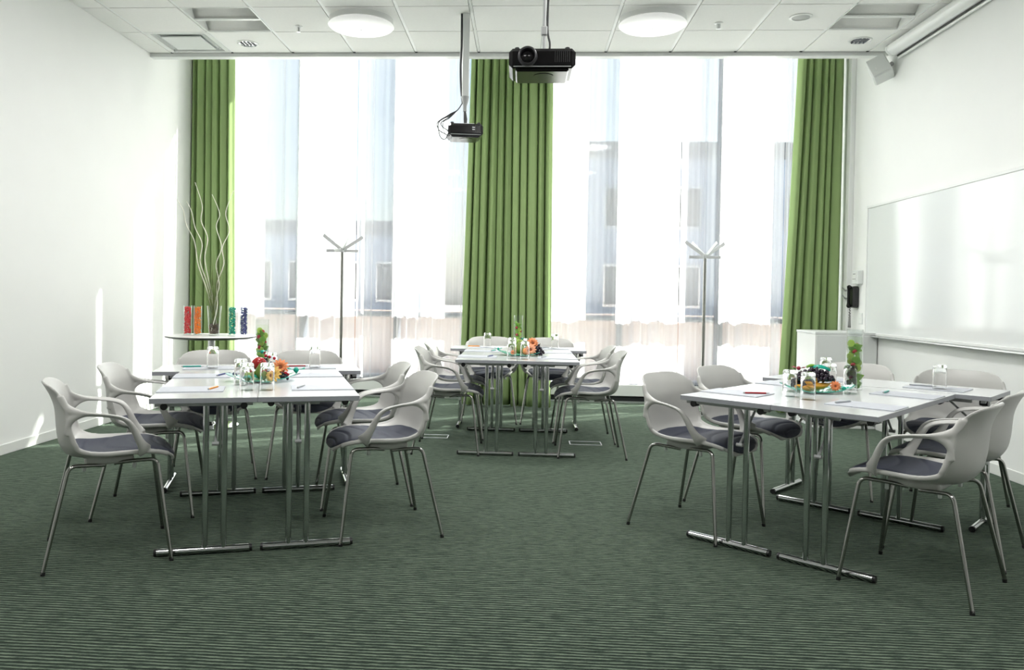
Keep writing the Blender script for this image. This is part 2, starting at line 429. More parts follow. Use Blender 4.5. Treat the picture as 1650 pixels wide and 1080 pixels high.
sheer(.06, 1.766, 9.045, 4, 'white sheer curtain directly right of the middle green curtains', 7)
sheer(1.776, 2.905, 9.055, 6, 'white sheer curtain directly left of the right-wall green curtain', 7)
sheer(2.916, 3.32, 9.05, 8, 'narrow white sheer curtain mostly hidden behind the right-wall green curtain', 7)

# ------------------------------------------------------------------ armchair
PROF = [(.268, .420, .110, 0), (.254, .446, .160, .0), (.220, .468, .190, .0), (.16, .482, .212, .0), (.08, .481, .226, .004), (-.02, .463, .236, .022),
        (-.10, .453, .242, .046), (-.16, .466, .246, .062), (-.193, .503, .250, .066), (-.207, .56, .250, .060), (-.212, .62, .246, .052),
        (-.218, .675, .240, .052), (-.233, .722, .222, .046), (-.250, .757, .190, .030), (-.263, .778, .135, .014), (-.270, .788, .060, .004)]
NV = 70
PR = catmull(PROF, NV)
def pr_at(v):
    x = v*(NV-1); i = min(int(x), NV-2); f = x-i; return PR[i]*(1-f)+PR[i+1]*f
def pr_n(v):
    a = pr_at(max(v-.01, 0)); b = pr_at(min(v+.01, 1)); t = (b-a)[:2]; t /= np.linalg.norm(t); return np.array([t[1], -t[0]])  # up / forward
def surf(v, b, off=0.0):
    a, z, wd, cu = pr_at(v); n = pr_n(v); n = n if (n[1] > 0 or n[0] > 0) else -n
    u = min(1.0, abs(b)/max(wd, 1e-4)); h = cu*u**2.6 + off
    return (a+n[0]*h, b, z+n[1]*h)
def make_shell_mesh():
    mb = MB(); nu, nv = 25, NV; T = .0055
    vs = []; fs = []
    for side in (1, -1):
        for i in range(nv):
            v = i/(nv-1); wd = pr_at(v)[2]
            for j in range(nu):
                u = -1+2*j/(nu-1); vs.append(surf(v, u*wd, side*T))
    K = nu*nv
    for i in range(nv-1):
        for j in range(nu-1):
            a = i*nu+j; fs.append((a, a+1, a+nu+1, a+nu)); fs.append((K+a, K+a+nu, K+a+nu+1, K+a+1))
    for i in range(nv-1):
        a = i*nu; fs.append((a, a+nu, K+a+nu, K+a)); b = i*nu+nu-1; fs.append((b, K+b, K+b+nu, b+nu))
    for j in range(nu-1):
        fs.append((j, K+j, K+j+1, j+1)); q = (nv-1)*nu+j; fs.append((q, q+1, K+q+1, K+q))
    mb.add(vs, fs)
    for s in (-1, 1):
        rim = [surf(v, s*pr_at(v)[2]) for v in np.linspace(.10, .80, 40)]
        mb.tube(rim, [(.008, .0125)]*40, 12, ref=(0, 1, 0))
        arm = [(-.200, .214, .738, .008, .010), (-.183, .228, .710, .009, .014), (-.160, .241, .686, .010, .018), (-.125, .255, .672, .013, .015), (-.080, .270, .665, .017, .0095),
               (-.01, .281, .657, .021, .0075), (.04, .283, .645, .021, .0085), (.07, .280, .625, .019, .011), (.092, .272, .590, .015, .015), (.110, .261, .55, .012, .018),
               (.124, .248, .522, .011, .022), (.136, .230, .498, .011, .030), (.142, .212, .484, .009, .036)]
        lo = catmull([(-.168, .250, .575, .009, .010), (-.160, .251, .620, .009, .013), (-.140, .254, .648, .010, .015), (-.105, .262, .661, .012, .010), (-.07, .270, .664, .013, .008)], 24)
        mb.tube([(p[0], s*p[1], p[2]) for p in lo], [(p[3], p[4]) for p in lo], 12, ref=(0, 1, 0))
        A = catmull(arm, 50)
        mb.tube([(p[0], s*p[1], p[2]) for p in A], [(p[3], p[4]) for p in A], 14, ref=(0, 1, 0))
    # block under the seat that the leg frame is screwed to
    mb.box((.0, 0, .440), (.20, .30, .034), bev=.008)
    me = mb.mesh('armchair_shell_raw', M['shell'])
    o = bpy.data.objects.new('tmp', me); C.objects.link(o)
    r = o.modifiers.new('r', 'REMESH'); r.mode = 'VOXEL'; r.voxel_size = .0042; r.adaptivity = 0
    sm = o.modifiers.new('s', 'SMOOTH'); sm.factor = .5; sm.iterations = 9
    dc = o.modifiers.new('d', 'DECIMATE'); dc.ratio = .3
    dg = bpy.context.evaluated_depsgraph_get(); dg.update()
    out = bpy.data.meshes.new_from_object(o.evaluated_get(dg)); out.name = 'armchair_shell'
    out.polygons.foreach_set('use_smooth', [True]*len(out.polygons))
    bpy.data.objects.remove(o); bpy.data.meshes.remove(me)
    return out
def make_pad_mesh():
    mb = MB(); nu, nv = 41, 70
    def top(i, j):
        v = .012 + .50*i
        # outline: rounded both ends
        e = 1-abs(2*i-1)**5.0
        wd = min(pr_at(v)[2]*.90, .195)*max(e, 0)**.45 + .004
        u = 2*j-1; b = u*wd
        edge = (1-abs(u)**7)*(1-abs(2*i-1)**14)
        h = .006+.009*max(edge, 0)**.6
        # curved stitched channels
        q = i + .10*u*u - .05*u
        for c_ in (.16, .32, .48, .64, .80):
            h -= .0065*math.exp(-((q-c_)/.014)**2)*max(edge, 0)
        return surf(v, b, max(h, .005))
    def bot(i, j):
        v = .012 + .50*i; e = 1-abs(2*i-1)**5.0
        wd = min(pr_at(v)[2]*.90, .195)*max(e, 0)**.45 + .004
        return surf(v, (2*j-1)*wd, .004)
    mb.grid(top, nv, nu, flip=True); mb.grid(bot, nv, nu)
    K = nu*nv; fs = []
    for i in range(nv-1):
        a = i*nu; fs.append((a, K+a, K+a+nu, a+nu)); b = a+nu-1; fs.append((b, b+nu, K+b+nu, K+b))
    for j in range(nu-1):
        fs.append((j, j+1, K+j+1, K+j)); q = (nv-1)*nu+j; fs.append((q, K+q, K+q+1, q+1))
    mb.add([], []); mb.f += fs; mb.mi += [0]*len(fs)
    return mb.mesh('seat_pad', M['pad'], True, 60)
SHELL = make_shell_mesh(); PAD = make_pad_mesh()
def make_armchair():
    e = empty('armchair', (0, 0, 0))
    link_mesh('shell', SHELL, e); link_mesh('seat_pad', PAD, e)
    for sx in (1, -1):
        for sy in (1, -1):
            if sx > 0: pts = [(.02, sy*.135, .425), (.085, sy*.160, .436), (.192, sy*.198, .444), (.250, sy*.258, .010)]
            else: pts = [(-.02, sy*.135, .419), (-.07, sy*.150, .424), (-.158, sy*.196, .436), (-.250, sy*.258, .010)]
            mb = MB(); mb.tube(bez_pipe(pts, .009, bend=.035), .0085, 12)
            lg = mb.build('leg', M['leg'], e, True, 60)
            MB().tube([(pts[-1][0], pts[-1][1], 0.0), (pts[-1][0]-sx*.0015, pts[-1][1]-sy*.0015, .016)], .0095, 12).build('glide', M['black'], lg, True)
    for sx, sy in ((.10, .165), (.10, -.165), (-.10, .165), (-.10, -.165)):
        MB().lathe([(.006, 0), (.008, .003), (.008, .024), (.006, .028)], (sx, sy*.9, .402), 12).build('stacking_bumper', M['paleplastic'], e, True)
    return e
chair0 = make_armchair(); first = [True]
def chair(x, y, deg, label, group):
    if first[0]:
        o = chair0; first[0] = False; o.location = (x, y, 0); o.rotation_euler.z = math.radians(deg)
    else: o = dup(chair0, (x, y, 0), math.radians(deg))
    return tag(o, label, 'chair', group)
POSE = {'left': (-1.18, 3.47, .315), 'middle': (-.028, 5.784, -.002), 'right': (1.135, 3.647, -.712)}
CROSS = {'left': (-1.56, 4.615, .298), 'middle': (-.028, 7.00, .004), 'right': (1.946, 4.569, -.716)}
def loc2(k, a, b, src=None):
    x, y, t = (src or POSE)[k]; return (x+a*math.cos(t)-b*math.sin(t), y+a*math.sin(t)+b*math.cos(t))
def rnk(k): return 'chairs around the %s table group' % k
chair(-1.868, 3.472, 29.2, 'grey armchair in the left foreground, nearest one on the left table\'s left side', rnk('left'))
chair(-2.013, 4.198, 15, 'grey armchair on the left table\'s left side, behind the foreground one', rnk('left'))
chair(-.702, 3.978, 202.6, 'grey armchair on the left table\'s right side, nearest the camera', rnk('left'))
chair(-.917, 4.55, 198, 'grey armchair on the left table\'s right side, half hidden behind the nearer one', rnk('left'))
chair(-2.00, 5.03, -68.5, 'grey armchair at the left table\'s far end, before the round side table', rnk('left'))
chair(-1.428, 5.206, -73, 'grey armchair at the far end of the left table, towards the left coat stand', rnk('left'))
chair(-.557, 6.07, 0.5, 'grey armchair on the middle table\'s left side, nearer the camera', rnk('middle'))
chair(-.56, 6.71, 1, 'grey armchair on the middle table\'s left side, farther from the camera', rnk('middle'))
chair(.535, 6.075, 180, 'grey armchair on the middle table\'s right side, nearer the camera', rnk('middle'))
chair(.52, 6.68, 180.5, 'grey armchair on the middle table\'s right side, farther from the camera', rnk('middle'))
chair(-.30, 7.55, -88, 'grey armchair at the middle table\'s far end, left of the tall fruit vase', rnk('middle'))
chair(.27, 7.56, -92, 'grey armchair at the middle table\'s far end, right of the tall fruit vase', rnk('middle'))
chair(.936, 4.20, -41.8, 'grey armchair on the right table\'s left side, nearest the camera', rnk('right'))
chair(1.333, 4.70, -45, 'grey armchair on the right table\'s left side, behind the nearer one', rnk('right'))
chair(1.73, 3.47, 138, 'large grey armchair in the right foreground, its back to the right picture edge', rnk('right'))
chair(2.12, 3.96, 140.6, 'grey armchair at the right picture edge, behind the foreground one', rnk('right'))
p5 = loc2('right', -.30, .53, CROSS); p6 = loc2('right', .30, .53, CROSS)
chair(p5[0], p5[1], -131, 'grey armchair at the right table\'s far end, behind the fruit vase', rnk('right'))
chair(p6[0], p6[1], -129, 'grey armchair at the right table\'s far end, under the whiteboard', rnk('right'))

# ------------------------------------------------------------------ folding tables
TL, TW, TH = 1.208, .4581, .7186
def make_table():
    """long axis along local y, origin at the corner-free middle of the front short edge; posts are offset to +x"""
    e = empty('folding_table', (0, 0, 0))
    mb = MB(); mb.bx(-TW/2+.0006, TW/2-.0006, .0006, TL-.0006, TH-.024, TH, bev=.0015)
    o = mb.build('tabletop', [M['tabletop'], M['tableedge']], e)
    for p in o.data.polygons:
        if abs(p.normal.z) < .5: p.material_index = 1
    for ye, sg in ((.0735, 1), (TL-.0735, -1)):
        ft = MB().tube([(-TW/2+.030, ye, .0185), (TW/2-.030, ye, .0185)], .0165, 20).build('foot_bar', M['chrome'], e, True)
        for sx in (-1, 1):
            MB().tube([(sx*(TW/2-.030), ye, .0185), (sx*(TW/2-.018), ye, .0185)], [.0168, .0155], 20).build('end_cap', M['black'], ft, True)
        for px in (.005, .085):
            MB().tube([(px, ye, .03), (px, ye, TH-.035)], .0135, 18).build('post', M['chrome'], e, True)
        MB().bx(-TW/2+.02, TW/2-.02, ye-.045, ye-.022, TH-.040, TH-.0242, bev=.002).build('end_rail', M['greyplastic'], e)
        MB().tube([(-.05, ye, TH-.034), (.13, ye, TH-.034)], .0125, 14).build('pivot_tube', M['greyplastic'], e, True)
        for sx in (-1, 1):
            MB().tube([(sx*.17, ye-.05, TH-.040), (sx*.17, ye-.012, TH-.040)], .0155, 14).build('corner_knob', M['black'], e, True)
        br = MB(); br.tube([(.045, ye+sg*.012, TH-.22), (.045, ye+sg*.20, TH-.045)], .006, 8)
        br.tube([(.03, ye+sg*.012, TH-.22), (.06, ye+sg*.012, TH-.22)], .009, 8)
        br.build('folding_stay', M['greyplastic'], e, True)
    MB().bx(-TW/2+.05, -TW/2+.075, .10, TL-.10, TH-.045, TH-.0242).build('side_rail', M['greyplastic'], e)
    MB().bx(TW/2-.075, TW/2-.05, .10, TL-.10, TH-.045, TH-.0242).build('side_rail', M['greyplastic'], e)
    return e
T0 = make_table(); firstT = [True]
def table(x, y, rz, label):
    if firstT[0]: firstT[0] = False; o = T0; o.location = (x, y, 0); o.rotation_euler.z = rz
    else: o = dup(T0, (x, y, 0), rz)
    return tag(o, label, 'table', 'white folding tables pushed together in threes')
for k in ('left', 'middle', 'right'):
    t = POSE[k][2]
    x, y = loc2(k, -TW/2, 0); table(x, y, t, 'white folding table, left-hand long one of the %s group, on chrome T-feet' % k)
    # right-hand table is the same table turned end for end
    x, y = loc2(k, TW/2, TL); table(x, y, t+PI, 'white folding table, right-hand long one of the %s group, on chrome T-feet' % k)
    x, y = loc2(k, TL/2, TW/2, CROSS); tt = table(x, y, CROSS[k][2]+PI/2, 'white folding table set crosswise at the far end of the %s group' % k)

# ------------------------------------------------------------------ things on the tables
TT = TH+.0004
def make_notepad(w_, d_):
    mb = MB(); mb.box((0, 0, .0022), (w_, d_, .0044)); return mb.mesh('notepad', M['paper'])
NP_A = make_notepad(.297, .208); NP_W = make_notepad(.21, .235)
def pen(x, y, rz, col, label):
    e = empty('pen', (x, y, TT+.0044+.0046), rz)
    MB().tube([(-.06, 0, 0), (.045, 0, 0)], .0045, 10).build('barrel', mat('pen_'+label.split()[0], col, .3), e, True)
    MB().tube([(.045, 0, 0), (.065, 0, 0)], [.0045, .001], 10).build('tip', M['alu'], e, True)
    MB().tube([(-.068, 0, 0), (-.06, 0, 0)], .0038, 10).build('button', M['greyplastic'], e, True)
    tag(e, label, 'pen', 'ballpoint pens on the notepads')
def notepad(k, a, b, src, ang, label, wide=False):
    x, y = loc2(k, a, b, src); o = link_mesh('notepad', NP_W if wide else NP_A, None, (x, y, TT), (src or POSE)[k][2]+ang)
    tag(o, label, 'notepad', 'notepads on the tables'); return x, y
# tumbler standing upside down
def make_tumbler():
    H_, R_ = .132, .034
    pr = [(R_, 0), (R_, .085), (R_*.985, H_-.012), (R_*.90, H_-.003), (R_*.75, H_), (.001, H_)]
    inn = [(.001, H_-.016), (R_*.70, H_-.016), (R_*.86, H_-.024), (R_-.003, .085), (R_-.0025, 0)]
    mb = MB(); mb.lathe(pr+inn, (0, 0, 0), 28, False)
    n = 28; last = len(pr+inn)-1
    mb.add([], []); mb.f += [(last*n+j, last*n+(j+1) % n, (j+1) % n, j) for j in range(n)]; mb.mi += [0]*n
    return mb.mesh('tumbler', M['tumbler'], True, 50)
mg = bpy.data.materials.new('tumbler_glass'); mg.use_nodes = True
b_ = mg.node_tree.nodes['Principled BSDF']; b_.inputs['Transmission Weight'].default_value = 1; b_.inputs['Roughness'].default_value = 0.0; b_.inputs['IOR'].default_value = 1.45; b_.inputs['Base Color'].default_value = (1, 1, 1, 1)
M['tumbler'] = mg
TUM = make_tumbler()
def tumbler(x, y, label):
    tag(link_mesh('tumbler', TUM, None, (x, y, TT+.0046 if 'notepad' in label else TT), 0), label, 'glass', 'upturned drinking glasses')

RED, BLU, ORG, GRY, TEA = (.35, .01, .02, 1), (.02, .03, .20, 1), (.85, .30, .02, 1), (.45, .47, .5, 1), (.02, .35, .30, 1)
pens = {'left': (ORG, BLU, GRY, GRY, TEA, RED), 'middle': (BLU, TEA, GRY, BLU, ORG, GRY), 'right': (RED, GRY, GRY, TEA, ORG, GRY)}
pn = {ORG: 'orange', BLU: 'dark blue', GRY: 'silver grey', TEA: 'teal', RED: 'dark red'}
for k in POSE:
    spots = [(-.308, .305, 'near left'), (-.308, .935, 'far left'), (.305, .32, 'near right'), (.305, .93, 'far right')]
    for i, (a, b, nm) in enumerate(spots):
        x, y = notepad(k, a, b, POSE, 0, 'pale notepad at the %s place of the %s table group' % (nm, k))
        px, py = loc2(k, a+(.10 if a < 0 else -.10), b+.01, POSE)
        c_ = pens[k][i]; pen(px, py, POSE[k][2]+(1.25 if k != 'right' else .75+.3*i), c_, '%s pen lying on the %s notepad of the %s table group' % (pn[c_], nm, k))
    for i, (a, nm) in enumerate(((-.30, 'left'), (.31, 'right'))):
        x, y = notepad(k, a, .20, CROSS, 0, 'pale notepad at the %s place of the %s group\'s crosswise table' % (nm, k))
        px, py = loc2(k, a-.10+.02*i, .23, CROSS); c_ = pens[k][4+i]
        pen(px, py, CROSS[k][2]+.15, c_, '%s pen lying beside the glass on the %s group\'s crosswise table, %s place' % (pn[c_], k, nm))
        gx, gy = loc2(k, a+.02, .155, CROSS); tumbler(gx, gy, 'upturned glass on the %s notepad of the %s group\'s crosswise table' % (nm, k))
GL = {'left': ((-.055, .265), (.04, .26), (-.09, .50), (.06, .93)), 'middle': ((-.045, .20), (.055, .17), (-.05, .72), (.075, .62)), 'right': ((.036, .335), (-.075, .39), (.02, .955), (-.10, .99))}
for k in GL:
    for (a, b), nm in zip(GL[k], ('front glass of the cluster before the fruit plate', 'glass standing just beside the front one', 'glass tucked in at the left edge of the fruit plate' if k != 'right' else 'glass tucked in beside the fruit vase', 'glass standing behind the fruit')):
        x, y = loc2(k, a, b); tumbler(x, y, 'upturned %s, %s table group' % (nm, k))

# platters with fruit
def platter(k, a, b, rz, label):
    x, y = loc2(k, a, b); mb = MB(); n, m_ = 48, 9; L_ = .185
    vs = []
    for side in (0, 1):
        for i in range(m_):
            r = i/(m_-1)
            for j in range(n):
                t = 2*PI*j/n; px = L_*r*math.cos(t); py = .115*r*math.sin(t)*(1-.15*abs(math.cos(t))**3)
                z = .007+.030*(r*abs(math.cos(t)))**2.2+.008*r**4 + (-.005 if side else 0)
                vs.append((px, py, max(z, 0.0)))
    K = n*m_; fs = []
    for i in range(m_-1):
        for j in range(n):
            a_ = i*n+j; b2 = i*n+(j+1) % n
            fs.append((a_, b2, b2+n, a_+n)); fs.append((K+a_, K+a_+n, K+b2+n, K+b2))
    for j in range(n):
        a_ = (m_-1)*n+j; b2 = (m_-1)*n+(j+1) % n; fs.append((a_, b2, K+b2, K+a_))
    mb.add(vs, fs)
    o = mb.build('glass_platter', M['turq'], None, True, 60, (x, y, TT)); o.rotation_euler.z = POSE[k][2]+rz
    tag(o, label, 'plate'); return x, y
M['turq'] = mat('turquoise_platter', (.10, .62, .48, 1), .08, spec=.8, Transmission_Weight=.45, Alpha=.85)
M['apple'] = mat('red_apple', (.38, .015, .015, 1), .25, noise=.5, scale=30)
M['greenapple'] = mat('green_apple', (.22, .36, .04, 1), .25, noise=.25, scale=30)
M['pear'] = mat('green_pear', (.15, .22, .03, 1), .35, noise=.3, scale=40)
M['banana'] = mat('banana_yellow', (.78, .36, .02, 1), .4, noise=.15, scale=20)
M['orangefruit'] = mat('orange_peel', (.85, .30, .08, 1), .45, bump=.3, bscale=500)
M['grape'] = mat('dark_grape', (.018, .010, .022, 1), .25, noise=.3, scale=80)
M['berry'] = mat('red_berry', (.45, .01, .03, 1), .25)
M['petal_o'] = mat('orange_petal', (.82, .30, .12, 1), .55, noise=.2, scale=50)
M['petal_y'] = mat('yellow_petal', (.86, .58, .17, 1), .55, noise=.15, scale=50)
M['petal_p'] = mat('peach_petal', (.90, .42, .25, 1), .55, noise=.15, scale=50)
M['stem'] = mat('brown_stem', (.09, .06, .03, 1), .7)
M['stamen'] = mat('flower_heart', (.22, .06, .02, 1), .8)
def pomme(name, x, y, z, r, m_, label, cat, squash=.92, tilt=.2):
    prof = [(.001, .12*r)] + [(r*math.sin(t)*(1.0), r-r*squash*math.cos(t)-r*(1-squash) + (.0)) for t in np.linspace(.25, PI-.30, 14)] + [(.12*r, 1.72*r), (.001, 1.62*r)]
    o = MB().lathe([(a, b-.0) for a, b in prof], (0, 0, 0), 24).build(name, m_, None, True, 180, (x, y, z)); o.rotation_euler = (tilt, tilt*.6, x*7)
    MB().tube([(0, 0, 1.6*r), (.003, .001, 1.9*r), (.007, .002, 2.1*r)], [.0015, .0015, .002], 6).build('stem', M['stem'], o, True)
    return tag(o, label, cat)
def pear(x, y, z, m_, label, rz=0, tilt=.9, s=1.0):
    prof = [(.001, 0), (.018, .002), (.031, .014), (.036, .032), (.032, .052), (.022, .070), (.015, .082), (.010, .090), (.001, .093)]
    o = MB().lathe([(a*s, b*s) for a, b in prof], (0, 0, 0), 22).build('pear', m_, None, True, 180, (x, y, z)); o.rotation_euler = (tilt, 0, rz)
    MB().tube([(0, 0, .091*s), (.004, 0, .108*s)], .0018, 6).build('stem', M['stem'], o, True)
    return tag(o, label, 'pear')
def flower(x, y, z, r, m_, label, tilt=1.0, rz=0, layers=2):
    e = empty('gerbera', (x, y, z)); e.rotation_euler = (tilt, 0, rz)
    for L_ in range(layers):
        n = 12; rr = r*(1-.28*L_)
        for i in range(n):
            mb = MB(); t = 2*PI*(i+.5*L_)/n
            def F(u, v, t=t, rr=rr, L_=L_):
                l = u*rr+.2*r*(1-u); wd = rr*.17*math.sin(PI*min(.93, u*.8+.13))*(2*v-1)
                zz = .10*r+.22*r*math.sin(u*2.3)*(.7+.6*L_)-.18*r*u*u - .25*abs(2*v-1)**2*wd*0
                return (l*math.cos(t)-wd*math.sin(t), l*math.sin(t)+wd*math.cos(t), zz+.004*(2*v-1)**2)
            mb.grid(F, 7, 5)
            o = mb.build('petal', m_, e, True, 180); md = o.modifiers.new('t', 'SOLIDIFY'); md.thickness = .0011
    MB().lathe([(.001, .0), (r*.24, .02*r), (r*.26, .16*r), (r*.16, .26*r), (.001, .22*r)], (0, 0, .0), 14).build('flower_heart', M['stamen'], e, True)
    return tag(e, label, 'flower')
def grapes(x, y, z, n, ext, label, seed, r=.0095):
    e = empty('grape_bunch', (x, y, z)); rr = random.Random(seed); me = MB().ball((0, 0, 0), r, 8, 1.12).mesh('grape', M['grape'], True, 180)
    pts = []; tries = 0
    while len(pts) < n and tries < 9000:
        tries += 1; p = Vector([rr.uniform(-1, 1)*ext[0], rr.uniform(-1, 1)*ext[1], rr.uniform(0, 1)*ext[2]])
        if (p.x/ext[0])**2+(p.y/ext[1])**2+((p.z)/ext[2])**2 > 1: continue
        if all((p-q).length > r*1.55 for q in pts): pts.append(p)
    for p in pts: link_mesh('grape', me, e, p)
    MB().tube([(0, 0, 0), (.0, .002, ext[2]*.7), (.012, 0, ext[2]+.015)], [.002, .002, .0028], 6).build('stem', M['stem'], e, True)
    return tag(e, label, 'grapes')
def banana(x, y, z, rz, label, L_=.17, bend=.9, tilt=0):
    P = []; R_ = L_/bend
    for i in range(15):
        t = -bend/2+bend*i/14; P.append((R_*math.sin(t), 0, R_*(1-math.cos(t))))
    rad = [.004, .006, .011, .014, .016, .017, .0175, .0175, .017, .016, .015, .012, .007, .0045, .004]
    mb = MB(); mb.tube(P, rad, 8); o = mb.build('banana', M['banana'], None, True, 35, (x, y, z+.0185)); o.rotation_euler = (tilt, 0, rz)
    MB().tube([P[-1], (P[-1][0]+.012, 0, P[-1][2]+.006)], .004, 6).build('stem', M['stem'], o, True)
    return tag(o, label, 'banana')
def leaf(x, y, z, l, w_, m_, label, rot=(0, 0, 0), name='leaf'):
    mb = MB()
    mb.grid(lambda u, v: (l*(u-.5), w_*math.sin(PI*min(.97, .03+u))*(v-.5)*(1.0), .15*l*math.sin(PI*u)-.6*w_*(v-.5)**2*2), 10, 7)
    o = mb.build(name, m_, None, True, 180, (x, y, z)); o.rotation_euler = rot; md = o.modifiers.new('t', 'SOLIDIFY'); md.thickness = .001
    return tag(o, label, 'leaf')
def ribbon_candy(x, y, z, rz, m_, label, s=1.0):
    """foil sweet: a lump with two fanned twists"""
    e = empty('wrapped_sweet', (x, y, z), rz)
    MB().ball((0, 0, 0), .010*s, 8).build('sweet', m_, e, True, 180)
    for sg in (-1, 1):
        mb = MB(); mb.grid(lambda u, v: (sg*(.008+.022*u)*s, (2*v-1)*(.003+.012*u)*s, .003*math.sin(8*v)*u*s+.006*u*s), 5, 9)
        o = mb.build('wrapper_end', m_, e, True, 180); md = o.modifiers.new('t', 'SOLIDIFY'); md.thickness = .0008
    return tag(e, label, 'sweet')
PZ = TT+.012
# left group
platter('left', .012, .66, .0, 'turquoise glass leaf plate with fruit on the left table group')
def Lp(k, a, b): return loc2(k, a, b)
def put(k, fn, a, b, *args, **kw):
    x, y = loc2(k, a, b); return fn(x, y, *args, **kw)
x, y = Lp('left', -.005, .69); pomme('apple', x, y, TT+.052, .040, M['apple'], 'red apple on top of the fruit pile on the left table group', 'apple')
x, y = Lp('left', -.055, .62); pomme('apple', x, y, PZ, .032, M['greenapple'], 'green apple behind the left front glass on the left table group', 'apple')
put('left', pear, .005, .62, PZ+.004, M['pear'], 'green pear standing under the red apple on the left table group', 1.0, .1, .92)
put('left', flower, .105, .66, TT+.072, .047, M['petal_o'], 'orange gerbera flower on the right of the left group\'s fruit plate', tilt=1.15, rz=.35)
put('left', flower, .072, .575, TT+.045, .046, M['petal_y'], 'yellow gerbera flower low at the front of the left group\'s fruit plate', tilt=1.25, rz=-.1)
put('left', grapes, .03, .72, TT+.045, 26, (.045, .035, .07), 'dark grapes at the back of the left group\'s fruit plate', 3)
put('left', grapes, .115, .63, PZ+.004, 16, (.035, .022, .03), 'small dark grapes beneath the orange flower on the left table group', 4, .008)
for i, (a, b, z) in enumerate(((.05, .70, .125), (.075, .69, .118), (.03, .71, .130), (.135, .62, .045), (.145, .635, .035))):
    x, y = Lp('left', a, b); tag(MB().ball((0, 0, 0), .009, 8).build('red_berry', M['berry'], None, True, 180, (x, y, TT+z)), 'small red berry, %s of those on the left group\'s fruit pile' % ['second topmost', 'third topmost', 'topmost', 'fourth topmost', 'lowest'][i], 'berry', 'red berries on the left fruit pile')
put('left', ribbon_candy, .19, .69, TT+.055, .2, M['tealribbon'], 'teal wrapped sweet at the right tip of the left group\'s plate', 1.5)
put('left', ribbon_candy, .01, .73, TT+.150, 1.2, M['tealribbon'], 'teal wrapped sweet topping the left group\'s fruit pile', 1.0)
put('left', ribbon_candy, -.13, .66, TT+.040, .4, mat('navy_foil', (.03, .04, .12, 1), .3), 'navy wrapped sweet at the left tip of the left group\'s plate', .9)
put('left', leaf, -.05, .60, TT+.035, .09, .035, M['tealribbon'], 'teal leaf on the left part of the left group\'s plate', (0.2, .1, 0.3))
# middle group
platter('middle', .02, .52, .0, 'turquoise glass leaf plate with fruit on the middle table group')
put('middle', pear, .01, .50, PZ+.004, M['pear'], 'green pear standing in the middle group\'s fruit plate', .3, .05, 1.0)
x, y = Lp('middle', .01, .55); pomme('apple', x, y, TT+.075, .030, M['greenapple'], 'yellow-green apple above the pear on the middle table group', 'apple')
x, y = Lp('middle', .055, .48); pomme('orange', x, y, PZ, .034, M['orangefruit'], 'orange at the front of the middle group\'s fruit plate', 'orange')
put('middle', flower, .115, .52, TT+.100, .050, M['petal_o'], 'orange gerbera flower topping the middle group\'s fruit plate', tilt=1.1, rz=.3)
put('middle', flower, .100, .46, TT+.052, .048, M['petal_p'], 'peach gerbera flower below the orange one on the middle table group', tilt=1.3, rz=.1)
put('middle', grapes, .165, .50, PZ, 40, (.045, .04, .075), 'black grapes at the right end of the middle group\'s fruit plate', 8)
put('middle', ribbon_candy, .03, .60, TT+.13, 1.2, M['tealribbon'], 'teal wrapped sweet topping the middle group\'s fruit pile', 1.0)
put('middle', ribbon_candy, -.16, .60, TT+.045, .4, M['tealribbon'], 'teal wrapped sweet at the left tip of the middle group\'s plate', 1.0)
put('middle', flower, -.035, .44, TT+.030, .026, M['petal_o'], 'small orange flower at the front left of the middle group\'s plate', tilt=1.2, rz=-.3)
# right group
platter('right', -.06, .70, .55, 'turquoise glass leaf plate with bananas on the right table group')
put('right', banana, -.08, .655, PZ-.004, .72-.712+.55, 'lowest front banana on the right group\'s plate', .19, .6)
put('right', banana, -.05, .70, PZ+.0, .60-.712+.62, 'banana lying second from the front on the right group\'s plate', .19, .6)
put('right', banana, -.07, .675, PZ+.028, .85-.712+.5, 'banana stacked on top of the two others on the right group\'s plate', .18, .6)
put('right', grapes, -.075, .71, TT+.060, 60, (.095, .04, .055), 'black grapes heaped over the bananas on the right table group', 12, .0115)
put('right', grapes, -.155, .70, TT+.030, 26, (.035, .03, .06), 'black grapes at the left end of the right group\'s plate', 13, .0105)
put('right', flower, .045, .665, TT+.042, .027, M['petal_o'], 'small orange-red flower at the right end of the right group\'s plate', tilt=1.4, rz=-.2)
put('right', ribbon_candy, .075, .70, TT+.030, .2, M['tealribbon'], 'teal wrapped sweet at the right tip of the right group\'s plate', 1.1)
put('right', leaf, -.06, .74, TT+.125, .10, .045, M['tealribbon'], 'teal leaf lying on top of the grapes on the right table group', (.2, .1, -.3))
put('right', leaf, -.10, .74, TT+.128, .09, .04, M['leafgreen'], 'green leaf lying on top of the grapes on the right table group', (-.2, .1, .5))
put('right', ribbon_candy, -.165, .72, TT+.115, 2.4, mat('crimson_foil', (.40, .03, .06, 1), .3), 'crimson wrapped sweet on top of the grapes, right table group', 1.1)

